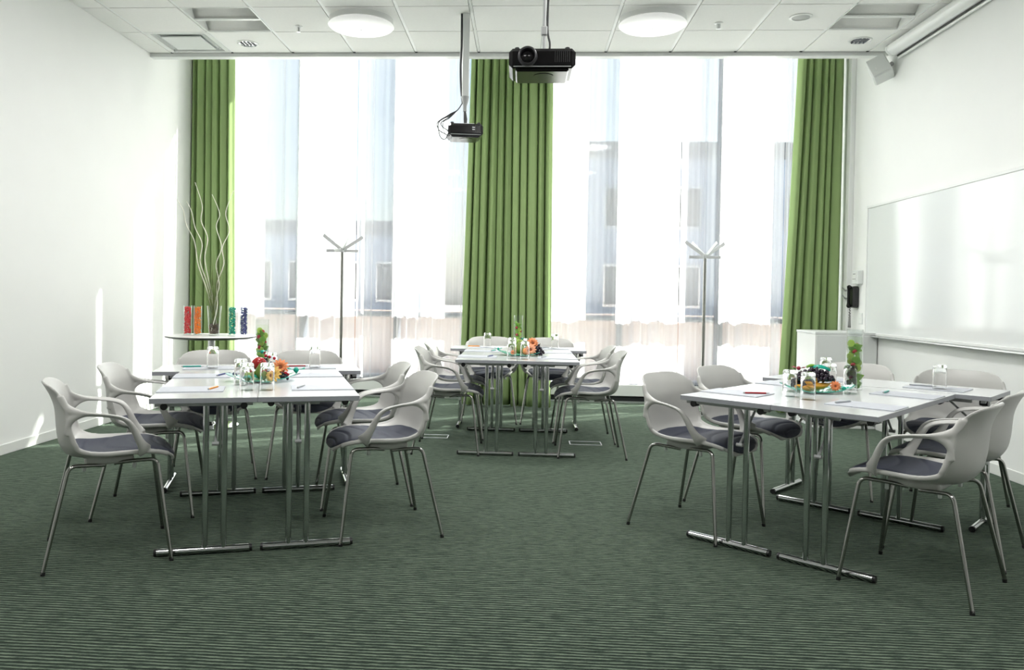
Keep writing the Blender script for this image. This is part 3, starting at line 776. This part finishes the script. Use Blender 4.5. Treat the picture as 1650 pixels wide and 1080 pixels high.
# tall fruit-water vases
M['lime'] = mat('lime_slice', (.35, .50, .06, 1), .4, noise=.2, scale=60)
def fruit_vase(x, y, z, label, where, seed, h=.30, r=.042):
    e = empty('cylinder_vase', (x, y, z))
    mb = MB(); mb.lathe([(r, 0), (r, h), (r-.003, h), (r-.003, .012), (.001, .012)], (0, 0, 0), 32, False); mb.lathe([(r, 0), (.001, 0)], (0, 0, 0), 32, False)
    mb.build('glass_wall', M['glass'], e, True, 50)
    MB().lathe([(.001, .0125), (r-.0034, .0125), (r-.0034, h*.88), (.001, h*.88)], (0, 0, 0), 32, False).build('water', M['water'], e, True, 50)
    tag(e, label, 'vase')
    rr = random.Random(seed)
    n = 26; cnt = {}; ordn = [w_+' from the bottom' for w_ in 'first second third fourth fifth sixth seventh eighth ninth tenth eleventh twelfth thirteenth fourteenth fifteenth sixteenth seventeenth eighteenth'.split()]
    for i in range(n):
        zz = .03+(h*.86-.06)*i/(n-1) ; a = i*2.4+rr.uniform(-.4, .4); d = rr.uniform(.008, .025)
        px, py, pz = x+d*math.cos(a), y+d*math.sin(a), z+zz
        kind = rr.choice(['leaf', 'leaf', 'lime']) if i % 4 else 'berry'
        if i < 2: kind = 'leaf'
        rot = (rr.uniform(.9, 2.0), rr.uniform(-.5, .5), rr.uniform(-.8, .8)); q = ordn[cnt.get(kind, 0)]; cnt[kind] = cnt.get(kind, 0)+1
        if kind == 'leaf':
            mb = MB(); mb.grid(lambda u, v: (.056*(u-.5), .046*math.sin(PI*min(.97, .03+u))*(v-.5), .008*math.sin(PI*u)), 8, 5)
            o = mb.build('mint_leaf', M['leafgreen'], None, True, 180, (px, py, pz)); md = o.modifiers.new('t', 'SOLIDIFY'); md.thickness = .001; o.rotation_euler = rot
            tag(o, 'green mint leaf, %s in the %s' % (q, where), 'leaf', 'mint leaves in the %s' % where)
        elif kind == 'lime':
            o = MB().lathe([(.001, 0), (.019, 0), (.020, .002), (.019, .004), (.001, .004)], (0, 0, 0), 20, False).build('lime_slice', M['lime'], None, True, 40, (px, py, pz)); o.rotation_euler = rot
            tag(o, 'pale lime slice, %s in the %s' % (q, where), 'lime slice', 'lime slices in the %s' % where)
        else:
            o = MB().lathe([(.001, -.013), (.006, -.010), (.012, 0), (.012, .007), (.006, .011), (.001, .012)], (0, 0, 0), 14).build('strawberry', M['berry'], None, True, 180, (px, py, pz)); o.rotation_euler = rot
            tag(o, 'red strawberry, %s in the %s' % (q, where), 'strawberry', 'strawberries in the %s' % where)
vx, vy = -1.642, 4.90
fruit_vase(vx, vy, TT, 'tall glass vase of fruit water at the far end of the left table group', 'left table group\'s tall vase', 31)
fruit_vase(-.030, 7.16, TT, 'tall glass vase of fruit water in front of the middle curtains', 'middle table group\'s tall vase', 32)
rx, ry = loc2('right', .035, .965)
fruit_vase(1.80, 4.375, TT, 'tall glass vase of fruit water beside the right fruit plate', 'right table group\'s tall vase', 33, .325)

# ------------------------------------------------------------------ round side table with decorations
RT = (-2.735, 6.80); RZ = .800
e = empty('round_table', (RT[0], RT[1], 0))
MB().lathe([(.001, RZ-.012), (.36, RZ-.012), (.39, RZ-.004), (.39, RZ), (.001, RZ)], (0, 0, 0), 64, False).build('tabletop', M['white'], e, True, 30)
MB().lathe([(.001, RZ-.026), (.33, RZ-.026), (.388, RZ-.0125), (.388, RZ-.0045)], (0, 0, 0), 64, False).build('table_rim', M['black'], e, True, 30)
MB().tube([(0, 0, .02), (0, 0, RZ-.02)], .030, 24).build('pole', M['chrome'], e, True)
MB().lathe([(.24, 0), (.24, .008), (.05, .022), (.035, .04), (.001, .04)], (0, 0, 0), 40, False).build('base_plate', M['chrome'], e, True, 40)
tag(e, 'round white side table with dark rim in the far left corner', 'table')
def deco(x, y, z, col, name, label):
    e = empty('cylinder_vase', (x, y, z)); r, h = .036, .262
    mb = MB(); mb.lathe([(r, 0), (r, h), (r-.004, h), (r-.004, .01), (.001, .01)], (0, 0, 0), 28, False); mb.lathe([(r, 0), (.001, 0)], (0, 0, 0), 28, False)
    mb.build('glass_wall', M['glass'], e, True, 50)
    tag(e, label, 'vase', 'glass cylinders of coloured stones')
    rr = random.Random(name); mb = MB(); mt = mat(name+'_stones', col, .2, noise=.45, scale=70)
    for i in range(330):
        a = rr.uniform(0, 2*PI); d = .026*math.sqrt(rr.uniform(.25, 1)); zz = .018+(h-.03)*i/330
        s = rr.uniform(.0055, .0085)
        Rm = Matrix.Rotation(rr.uniform(0, 3), 3, 'X') @ Matrix.Rotation(rr.uniform(0, 3), 3, 'Z')
        mb.box((d*math.cos(a), d*math.sin(a), zz), (s*1.5, s, s*1.2), Rm, bev=s*.2)
    o = mb.build('glass_stones', mt, None, False, 40, (x, y, z)); tag(o, name+' stones filling the '+name+' glass cylinder', 'stones', None, 'stuff')
deco(RT[0]-.205, RT[1]-.03, RZ, (.78, .05, .06, 1), 'red', 'glass cylinder of red stones, leftmost on the round side table')
deco(RT[0]-.115, RT[1]-.03, RZ, (.95, .28, .02, 1), 'orange', 'glass cylinder of orange stones on the round side table')
deco(RT[0]+.185, RT[1]+.0, RZ, (.01, .42, .30, 1), 'teal', 'glass cylinder of teal stones on the round side table')
deco(RT[0]+.29, RT[1]+.0, RZ, (.08, .09, .28, 1), 'indigo', 'glass cylinder of indigo stones, rightmost on the round side table')
BV = (RT[0]+.018, RT[1]+.01, RZ)
e = empty('conical_vase', BV)
mb = MB(); mb.lathe([(.044, 0), (.062, .262), (.058, .262), (.040, .014), (.001, .014)], (0, 0, 0), 32, False); mb.lathe([(.044, 0), (.001, 0)], (0, 0, 0), 32, False)
mb.build('glass_wall', M['glass'], e, True, 50); tag(e, 'clear flaring glass vase holding twigs on the round side table', 'vase')
mb = MB(); rr = random.Random(5)
for i in range(300):
    a = rr.uniform(0, 2*PI); d = .038*math.sqrt(rr.random()); zz = .018+.085*rr.random()
    mb.box((d*math.cos(a), d*math.sin(a), zz), (.011, .008, .009), Matrix.Rotation(rr.uniform(0, 3), 3, 'X') @ Matrix.Rotation(rr.uniform(0, 3), 3, 'Z'), bev=.002)
tag(mb.build('gravel', M['pebble'], None, False, 40, BV), 'brown gravel in the foot of the twig vase', 'gravel', None, 'stuff')
TW_ = [[(0, 0), (-.03, .22), (-.08, .40), (-.15, .60), (-.18, .80), (-.25, .95), (-.275, 1.08), (-.335, 1.17)],
       [(.01, 0), (-.02, .25), (-.075, .45), (-.13, .62), (-.11, .78), (-.17, .92), (-.20, 1.06), (-.245, 1.15)],
       [(-.01, 0), (-.01, .25), (-.05, .45), (-.085, .65), (-.06, .83), (-.12, .98), (-.115, 1.12), (-.185, 1.32)],
       [(.02, 0), (.01, .25), (.045, .42), (.015, .60), (.06, .75), (.005, .93), (.03, 1.05), (-.045, 1.22)],
       [(-.02, 0), (.03, .22), (.02, .42), (.075, .60), (.055, .75), (.11, .90), (.07, 1.05), (.10, 1.17), (.135, 1.26)]]
tl = ['leftmost', 'second from the left', 'tallest, middle one', 'second from the right', 'rightmost']
for i, t_ in enumerate(TW_):
    A = catmull([(a, .02*math.sin(3*b+i)+.02*(i-2)*b, .03+b) for a, b in t_], 50)
    rs = [.0062*(1-.60*j/49)+.0004*math.sin(j*1.7) for j in range(50)]
    tag(MB().tube([tuple(p) for p in A], rs, 7).build('curly_twig', M['twig'], None, True, 180, BV), 'bleached curly twig in the side-table vase, %s of the five' % tl[i], 'twig', 'bleached curly twigs')
mb = MB(); rr = random.Random(9)
for i in range(85):
    a = rr.uniform(0, 2*PI); sp = rr.uniform(.02, .20); h = rr.uniform(.4, .78); c0 = rr.uniform(0, .018)
    P = [(c0*math.cos(a)+sp*math.cos(a)*(t**2.2), c0*math.sin(a)+.6*sp*math.sin(a)*(t**2.2), .05+h*t) for t in (0, .25, .5, .75, 1)]
    mb.tube(P, [.0013, .0012, .0011, .0009, .0004], 4)
tag(mb.build('grass_bundle', M['grass'], None, True, 180, BV), 'loose bundle of thin green grass between the twigs', 'grass', None, 'stuff')

# ------------------------------------------------------------------ coat stands
def coat_stand(x, y, label, rz):
    e = empty('coat_stand', (x, y, 0), rz); hh = 1.635
    MB().lathe([(.165, 0), (.165, .006), (.16, .012), (.03, .02), (.001, .02)], (0, 0, 0), 48, False).build('base_plate', M['chrome'], e, True, 30)
    MB().tube([(0, 0, .015), (0, 0, hh+.02)], .0155, 20).build('pole', M['leg'], e, True)
    MB().lathe([(.018, .03), (.032, .06), (.034, .10), (.022, .15), (.018, .19)], (0, 0, 0), 20, False).build('umbrella_cup', M['glass'], e, True, 50)
    ring = [(.15*math.cos(t), .15*math.sin(t), .10) for t in np.linspace(0, 2*PI, 40)]
    MB().tube(ring, .004, 8).build('umbrella_ring', M['chrome'], e, True)
    MB().lathe([(.026, hh-.02), (.026, hh+.022), (.001, hh+.022)], (0, 0, 0), 18, False).build('head', M['alu'], e, True, 40)
    for az, tl_, ln in ((172, 38, .235), (125, 40, .22), (12, 34, .235), (-60, 40, .20)):
        d = Vector((math.cos(math.radians(az))*math.cos(math.radians(tl_)), math.sin(math.radians(az))*math.cos(math.radians(tl_)), math.sin(math.radians(tl_))))
        Rm = d.to_track_quat('X', 'Z').to_matrix(); c_ = Vector((0, 0, hh)) + d*(ln/2+.02)
        MB().box(c_, (ln, .006, .034), Rm, bev=.0015).build('upper_arm', M['alu'], e)
    for az in (178, 3, 250):
        d = Vector((math.cos(math.radians(az)), math.sin(math.radians(az)), 0)); Rm = d.to_track_quat('X', 'Z').to_matrix()
        MB().box(Vector((0, 0, hh-.005))+d*.09, (.145, .006, .030), Rm, bev=.0015).build('lower_arm', M['alu'], e)
    tag(e, label, 'coat stand', 'coat stands before the windows')
coat_stand(-1.855, 8.0, 'slim steel coat stand before the left-hand window', .1)
coat_stand(1.880, 8.28, 'slim steel coat stand before the right-hand window', 0)

# ------------------------------------------------------------------ white cabinet in the right corner
e = empty('white_cabinet', (3.05, 7.85, 0))
MB().bx(-.285, .28, -.25, .25, .0, .885, bev=.002).build('body', M['white'], e)
MB().bx(-.29, .284, -.255, .255, .885, .907, bev=.002).build('top', M['paleplastic'], e)
MB().bx(-.275, -.002, -.262, -.2505, .06, .875, bev=.002).build('door', M['paleplastic'], e)
MB().bx(.002, .275, -.262, -.2505, .06, .875, bev=.002).build('door', M['paleplastic'], e)
tag(e, 'waist-high white cabinet in the far right corner under the telephone', 'cabinet')

# ------------------------------------------------------------------ right wall fittings
e = empty('whiteboard', (XR, 6.35, 0))
MB().bx(-.018, -.001, -1.49, 1.48, .90, 2.10).build('writing_surface', M['board'], e)
mb = MB(); mb.bx(-.026, -.001, -1.50, 1.49, 2.095, 2.12, bev=.003); mb.bx(-.026, -.001, -1.50, 1.49, .88, .905, bev=.003); mb.bx(-.026, -.001, -1.50, -1.485, .88, 2.12); mb.bx(-.026, -.001, 1.475, 1.49, .88, 2.12)
mb.build('frame', M['white'], e)
MB().bx(-.075, -.001, -1.45, 1.40, .868, .880, bev=.002).build('pen_tray', M['alu'], e)
tag(e, 'large white magnetic whiteboard on the right wall', 'whiteboard')
# projection screen housing
e = empty('projection_screen', (XR, 7.24, 0))
sec = [(-.155, 3.425), (-.165, 3.445), (-.165, 3.485), (-.145, 3.505), (-.03, 3.505), (-.02, 3.49), (-.02, 3.42), (-.045, 3.392), (-.10, 3.385)]
sec = [(a*.80-.012, 3.436+(b-3.445)*.80) for a, b in sec]
def extrude(sec, y0, y1):
    mb = MB(); n = len(sec); mb.add([(a, y0, b) for a, b in sec]+[(a, y1, b) for a, b in sec], [tuple(range(n))[::-1], tuple(range(n, 2*n))]+[(i, (i+1) % n, (i+1) % n+n, i+n) for i in range(n)]); return mb
extrude([(a-0.0, b) for a, b in sec], -4.2, 0).build('housing', M['white'], e, True, 50)
extrude([(a*1.02, (b-3.436)*1.04+3.436) for a, b in sec], -.0, .022).build('end_cap', M['paleplastic'], e, True, 30)
MB().bx(-.058, -.052, -4.2, -.01, 3.378, 3.392).build('fabric_slot', M['black'], e)
MB().tube([(-.035, -4.18, 3.376), (-.035, .01, 3.376)], .013, 10).build('bottom_bar', M['white'], e, True)
for yy in (-.6, -2.6): MB().bx(-.045, -.0005, yy-.03, yy+.03, 3.41, 3.50).build('bracket', M['white'], e)
tag(e, 'white roller projection screen housing along the top of the right wall', 'projection screen')
# speaker
e = empty('wall_speaker', (3.215, 7.42, 3.315)); e.rotation_euler = (math.radians(-20), math.radians(-24), math.radians(-25))
MB().box((0, 0, 0), (.17, .15, .20), bev=.012).build('cabinet', M['greyplastic_l'] if 'greyplastic_l' in M else M['paleplastic'], e)
MB().box((0, -.078, 0), (.155, .008, .185), bev=.003).build('grille', M['paleplastic'], e)
MB().box((-.03, -.084, -.03), (.012, .004, .03)).build('badge', M['white'], e)
MB().tube([(.05, .03, .0), (.115, .05, .035)], .020, 14).build('bracket', M['greyplastic'], e, True)
tag(e, 'pale wall speaker tilted down beside the projection screen end', 'speaker')
# thermostat / control panel
e = empty('control_panel', (XR, 8.02, 1.44))
MB().bx(-.055, -.0005, -.065, .065, -.068, .068, bev=.004).build('casing', M['paleplastic'], e)
MB().box((-.057, 0, .005), (.005, .09, .08)).build('faceplate', M['white'], e)
MB().box((-.0605, .0, .03), (.003, .05, .014)).build('display', M['greyplastic'], e)
for k_ in (-1, 1): MB().box((-.0605, .02*k_, -.02), (.003, .022, .012)).build('button', M['greyplastic'], e)
tag(e, 'small square control panel on the right wall above the telephone', 'control panel')
e = empty('wall_telephone', (XR, 8.08, 1.25))
MB().bx(-.06, -.0005, -.05, .05, -.115, .10, bev=.012).build('base', M['black'], e)
mb = MB(); mb.tube([(-.085, 0, y_) for y_ in (-.10, -.06, .06, .10)], [(.02, .018), (.014, .013), (.014, .013), (.02, .018)], 12); mb.ball((-.08, 0, -.095), .024, 8); mb.ball((-.08, 0, .09), .022, 8)
hs = mb.build('handset', M['black_gloss'], e, True, 60)
P = [(-.08, 0, -.115)]
for i in range(120):
    t = i/119; ang = 44*PI*t; cx_ = .035*math.sin(PI*t); zz = -.12-.19*math.sin(PI*t)
    P.append((-.07+.006*math.cos(ang), -.0+cx_*(1 if t > .5 else -1)*.6+.006*math.sin(ang), zz))
MB().tube(P, .0022, 6).build('coiled_cord', M['black'], e, True, 180)
tag(e, 'black wall telephone with hanging coiled cord by the right curtain', 'telephone')
e = empty('door_hook', (3.22, 8.27, 1.30))
MB().tube([(0.115, -.055, .03), (.115, -.055, -.14)], .004, 8).build('hook_rod', M['alu'], e, True)
for dz in (.02, -.06): MB().tube([(.117, -.05, dz), (.05, -.055, dz-.01), (.02, -.055, dz+.025)], [.008, .010, .006], 8).build('hook', M['alu'], e, True)
tag(e, 'pale double hook beside the telephone at the right curtain edge', 'hook')
e = empty('wall_socket', (XR, 7.98, 1.03))
MB().bx(-.008, -.0005, -.04, .04, -.055, .055, bev=.002).build('faceplate', M['paleplastic'], e)
for dz in (-.025, .025): MB().box((-.0085, 0, dz), (.003, .05, .038)).build('switch', M['white'], e)
tag(e, 'small white wall socket plate below the telephone', 'socket')

# ------------------------------------------------------------------ ceiling fittings
M['lampglow'] = emissive('lamp_diffuser_glow', (1, .99, .97, 1), LAMP_GLOW)
def drum(x, y, label, vis=True):
    e = empty('ceiling_lamp', (x, y, ZC))
    MB().lathe([(.27, -.001), (.27, -.045), (.262, -.052), (.20, -.052)], (0, 0, 0), 64, False).build('drum', M['white'], e, True, 40)
    MB().lathe([(.001, -.088), (.10, -.087), (.20, -.082), (.262, -.068), (.277, -.055), (.272, -.048), (.20, -.046)], (0, 0, 0), 64, False).build('diffuser', M['lampglow'], e, True, 60)
    MB().lathe([(.001, -.093), (.006, -.092), (.006, -.087)], (0, 0, 0), 12, False).build('knob', M['alu'], e, True)
    tag(e, label, 'lamp', 'round drum lamps on the ceiling')
    l = bpy.data.lights.new('lamp_panel', 'AREA'); l.shape = 'DISK'; l.size = .50; l.energy = LAMP_POWER; l.color = (1, .99, .97)
    lo = bpy.data.objects.new('lamp_panel', l); C.objects.link(lo); lo.parent = e; lo.location = (0, 0, -.094)
drum(-1.40, 6.62, 'round white drum lamp on the ceiling, left of the projectors')
drum(1.035, 6.62, 'round white drum lamp on the ceiling, right of the projectors')
for yy in (4.2, 1.8):  # extra lamps out of view, added to brighten the foreground
    for xx, nm in ((-1.40, 'left'), (1.035, 'right')):
        drum(xx, yy, 'added unseen round white drum lamp of the %s row, %s' % (nm, {4.2: 'second from the windows', 1.8: 'third from the windows', -.6: 'farthest from the windows'}[yy]))

def downlight(x, y, label):
    e = empty('downlight', (x, y, ZC-.0005))
    mb = MB(); mb.lathe([(.098, 0), (.098, -.005), (.085, -.007), (.080, -.001), (.075, .0)], (0, 0, 0), 32, False); mb.build('ring', M['white'], e, True, 40)
    MB().lathe([(.080, -.003), (.078, .0), (.001, -.0008)], (0, 0, 0), 32, False).build('reflector', M['chrome'], e, True, 40)
    for k_ in (-1.5, -.5, .5, 1.5): MB().box((.034*k_, 0, -.006), (.010, .125, .008)).build('louvre', M['mullion'], e)
    tag(e, label, 'downlight', 'round louvred ceiling downlights')
downlight(-2.60, 7.24, 'round louvred downlight in the ceiling near the left curtain')
downlight(2.945, 7.20, 'round louvred downlight in the ceiling near the right curtain')
e = empty('ceiling_speaker', (2.225, 6.60, ZC-.0005))
MB().lathe([(.088, 0), (.088, -.006), (.072, -.009), (.070, -.004)], (0, 0, 0), 32, False).build('ring', M['white'], e, True, 40)
MB().lathe([(.071, -.003), (.05, -.006), (.001, -.007)], (0, 0, 0), 32, False).build('grille', M['greyplastic'], e, True, 60)
tag(e, 'round grey ceiling speaker right of the right drum lamp', 'speaker')
def sprinkler(x, y, label):
    e = empty('sprinkler', (x, y, ZC-.0005))
    MB().lathe([(.034, 0), (.034, -.004), (.02, -.010), (.012, -.011)], (0, 0, 0), 24, False).build('rosette', M['white'], e, True, 40)
    MB().tube([(0, 0, -.008), (0, 0, -.045)], .006, 10).build('bulb_stem', M['greyplastic'], e, True)
    mb = MB(); mb.tube([(-.013, 0, -.012), (-.013, 0, -.035), (0, 0, -.048)], .0025, 8); mb.tube([(.013, 0, -.012), (.013, 0, -.035), (0, 0, -.048)], .0025, 8); mb.build('yoke', M['alu'], e, True)
    MB().lathe([(.001, -.050), (.017, -.050), (.017, -.047), (.001, -.046)], (0, 0, 0), 16, False).build('deflector', M['alu'], e, True, 40)
    tag(e, label, 'sprinkler', 'ceiling sprinklers')
sprinkler(-1.985, 6.78, 'small ceiling sprinkler left of the left drum lamp')
sprinkler(1.60, 6.74, 'small ceiling sprinkler right of the right drum lamp')
# square air diffuser in tile (-1,0)
dx, dy = X0-.6, YC-.6
e = empty('air_diffuser', (dx+.3, dy+.3, ZC))
mb = MB(); mb.bx(-.297, .297, -.297, -.255, 0, .022, bev=.003); mb.bx(-.297, .297, .255, .297, 0, .022, bev=.003); mb.bx(-.297, -.255, -.255, .255, 0, .022); mb.bx(.255, .297, -.255, .255, 0, .022)
mb.build('frame', M['white'], e)
MB().bx(-.256, .256, -.256, .256, .030, .05).build('plenum', M['paleplastic'], e)
MB().bx(-.185, .185, -.185, .185, -.006, .004, bev=.002).build('face_plate', M['paleplastic'], e)
mb = MB()
for q in (.20, .22, .24):
    for sx in (-1, 1):
        mb.box((sx*q, 0, .02), (.006, 2*q, .016)); mb.box((0, sx*q, .02), (2*q, .006, .016))
mb.build('slots', M['paleplastic'], e)
tag(e, 'square ceiling air diffuser with flat plate in the far left corner', 'air vent')
MB().bx(-.298, -.03, -.002, .0, -.0, -.0) if False else None
# recessed indirect troffers
def troffer(i, label):
    x0 = X0+.6*i; e = empty('recessed_light', (x0+.3, YC-.9, ZC))
    mb = MB()
    mb.bx(-.295, .295, .287, .297, 0, .10); mb.bx(-.295, .295, -.297, -.287, 0, .10); mb.bx(-.295, -.285, -.287, .287, 0, .10); mb.bx(.285, .295, -.287, .287, 0, .10)
    mb.build('frame', M['white'], e)
    mb = MB()
    mb.grid(lambda u, v: (-.285+.57*v, -.287+.287*u, .012+.085*math.sin(PI*u)**.8), 16, 2)
    mb.grid(lambda u, v: (-.285+.57*v, 0+.287*u, .012+.085*math.sin(PI*u)**.8), 16, 2)
    o = mb.build('curved_reflector', M['tile'], e, True, 180); md = o.modifiers.new('t', 'SOLIDIFY'); md.thickness = .002
    MB().bx(-.285, .285, -.02, .02, .002, .014, bev=.003).build('centre_spine', M['white'], e)
    tag(e, label, 'recessed light', 'recessed square ceiling lights')
troffer(0, 'recessed square ceiling light with curved reflectors, left side')
troffer(9, 'recessed square ceiling light with curved reflectors, right side')

# ------------------------------------------------------------------ projectors
def projector(x, y, z, w_, d_, h_, rz, label, near):
    e = empty('projector', (x, y, z), rz)      # z = underside
    MB().box((0, 0, h_*.56), (w_, d_, h_*.86), bev=.020).build('casing', M['black_gloss'], e, True, 30)
    MB().box((0, 0, h_*.09), (w_*.80, d_*.86, h_*.16), bev=.008).build('lower_casing', M['black_gloss'], e, True, 30)
    MB().box((0, -d_/2-.0005, h_*.13+.006), (w_*.86, .004, .004)).build('trim_line', M['greyplastic'], e)
    for sx in (-1, 1): MB().lathe([(.014, 0), (.014, .016), (.010, .02)], (sx*w_*.38, -d_*.3, h_*.97), 14).build('foot', M['black'], e, True)
    sg = -1 if near else 1; k = 1 if near else .8; lx = -w_*.22
    L0 = Matrix.Translation((lx, sg*(d_/2-.006), h_*.60)) @ Matrix.Rotation(-sg*-PI/2 if near else -PI/2, 4, 'X')
    lo = MB().lathe([(.054*k, 0), (.052*k, .024), (.047*k, .029), (.040*k, .029), (.036*k, .010), (.001, .006)], (0, 0, 0), 36, False).build('lens_barrel', M['greyplastic_d'], e, True, 50)
    lo.matrix_local = Matrix.Translation((lx, sg*(d_/2-.006), h_*.60)) @ Matrix.Rotation(PI/2 if sg < 0 else -PI/2, 4, 'X')
    MB().lathe([(.0355*k, .012), (.02*k, .019), (.001, .022)], (0, 0, 0), 28, False).build('lens', M['black_gloss'], lo, True, 180)
    for i in range(8): MB().box((w_*.22+.011*i-.01, -d_/2-.001, h_*.62), (.004, .004, h_*.5)).build('vent_slat', M['black'], e)
    MB().lathe([(.055, 0), (.055, -.003), (.001, -.003)], (.01, -.03, .002), 28, False).build('filter_cover', M['black_gloss'], e, True, 40)
    if not near:
        for dz in (.70, .55): MB().box((w_*.22, -d_/2-.002, h_*dz), (.022, .003, .006)).build('port', M['alu'], e)
    return e
M['greyplastic_d'] = mat('dark_grey_plastic', (.025, .025, .028, 1), .3)
pj = projector(.085, 4.44, 2.418, .362, .29, .125, 0, '', True)
tag(pj, 'large black projector hanging nearest the camera, its lens facing forward', 'projector', 'ceiling projectors')
mb = MB(); mb.tube([(.012, .03, .125), (.012, .03, ZC-2.418-.16)], .0095, 14)
mb.build('mount_pole', M['greyplastic'], pj, True)
MB().tube([(.012, .03, ZC-2.418-.18), (.012, .03, ZC-2.418+.002)], .016, 14).build('outer_pole', M['greyplastic'], pj, True)
MB().box((.012, .03, .27), (.034, .03, .05), bev=.004).build('joint', M['greyplastic'], pj)
MB().tube([(.060, .03, .12), (.060, .03, .165)], .009, 10).build('screw', M['greyplastic'], pj, True)
MB().box((.012, .03, .128), (.16, .12, .010)).build('mount_plate', M['black'], pj)
MB().tube([tuple(p) for p in catmull([(.035, .04, .12), (.045, .045, .20), (.030, .045, .30), (.034, .045, .6), (.032, .045, 1.08)], 30)], .006, 8).build('cable', M['black'], pj, True)
pj = projector(-.500, 6.50, 2.475, .285, .27, .112, math.radians(9), '', False)
tag(pj, 'smaller black and silver projector hanging lower on a white column, farther away', 'projector', 'ceiling projectors')
pc = empty('mount_assembly', (0, 0, 0)); pc.parent = pj
MB().box((.0, .0, (2.83+ZC)/2-2.475), (.055, .055, ZC-2.83-.002), bev=.003).build('mount_column', M['paleplastic'], pc)
mb = MB(); mb.tube([(0, 0, .355), (0, 0, .30), (0, 0, .285), (0, 0, .235)], [.036, .022, .016, .016], 16); mb.build('neck', M['greyplastic'], pc, True)
MB().tube([(0, 0, .24), (.006, 0, .17), (.006, 0, .112)], [.010, .016, .012], 12).build('swivel', M['greyplastic_d'], pc, True)
mb = MB(); mb.box((0, 0, .122), (.15, .10, .012)); mb.build('mount_plate', M['alu'], pc)
mb = MB(); mb.tube([tuple(p) for p in catmull([(-.038, 0, ZC-2.475), (-.036, 0, .8), (-.041, 0, .6), (-.034, 0, .42), (-.018, 0, .30)], 30)], .009, 8)
mb.build('cable', M['greyplastic_d'], pc, True)
for i, (dx_, dz_) in enumerate(((-.215, .05), (-.205, .0), (-.185, .075), (-.17, .03))):
    P = catmull([(-.018, 0, .31), (-.06, 0, .245), (-.13, -.02, .20-.01*i), (dx_-.01, -.03, .13), (dx_+.0, -.04, dz_+.02), (dx_+.04, -.05, dz_-.01), (-.14, -.06, .02+.014*i)], 40)
    MB().tube([tuple(p) for p in P], .0042 if i < 3 else .003, 8).build('cable', M['greyplastic_d'], pc, True)

# floor boxes
def floor_box(x, y, label):
    e = empty('floor_socket_box', (x, y, 0))
    mb = MB(); mb.bx(-.13, .13, -.075, -.068, 0, .004); mb.bx(-.13, .13, .068, .075, 0, .004); mb.bx(-.13, -.123, -.068, .068, 0, .004); mb.bx(.123, .13, -.068, .068, 0, .004)
    mb.build('frame', M['alu'], e); MB().bx(-.123, .123, -.068, .068, 0, .002).build('lid', M['carpet'], e)
    tag(e, label, 'floor socket', 'metal-framed floor socket boxes')
floor_box(.535, 6.46, 'metal-framed floor socket box under the middle table\'s right chairs')
floor_box(-.73, 6.58, 'metal-framed floor socket box left of the middle table, beneath the left chairs')
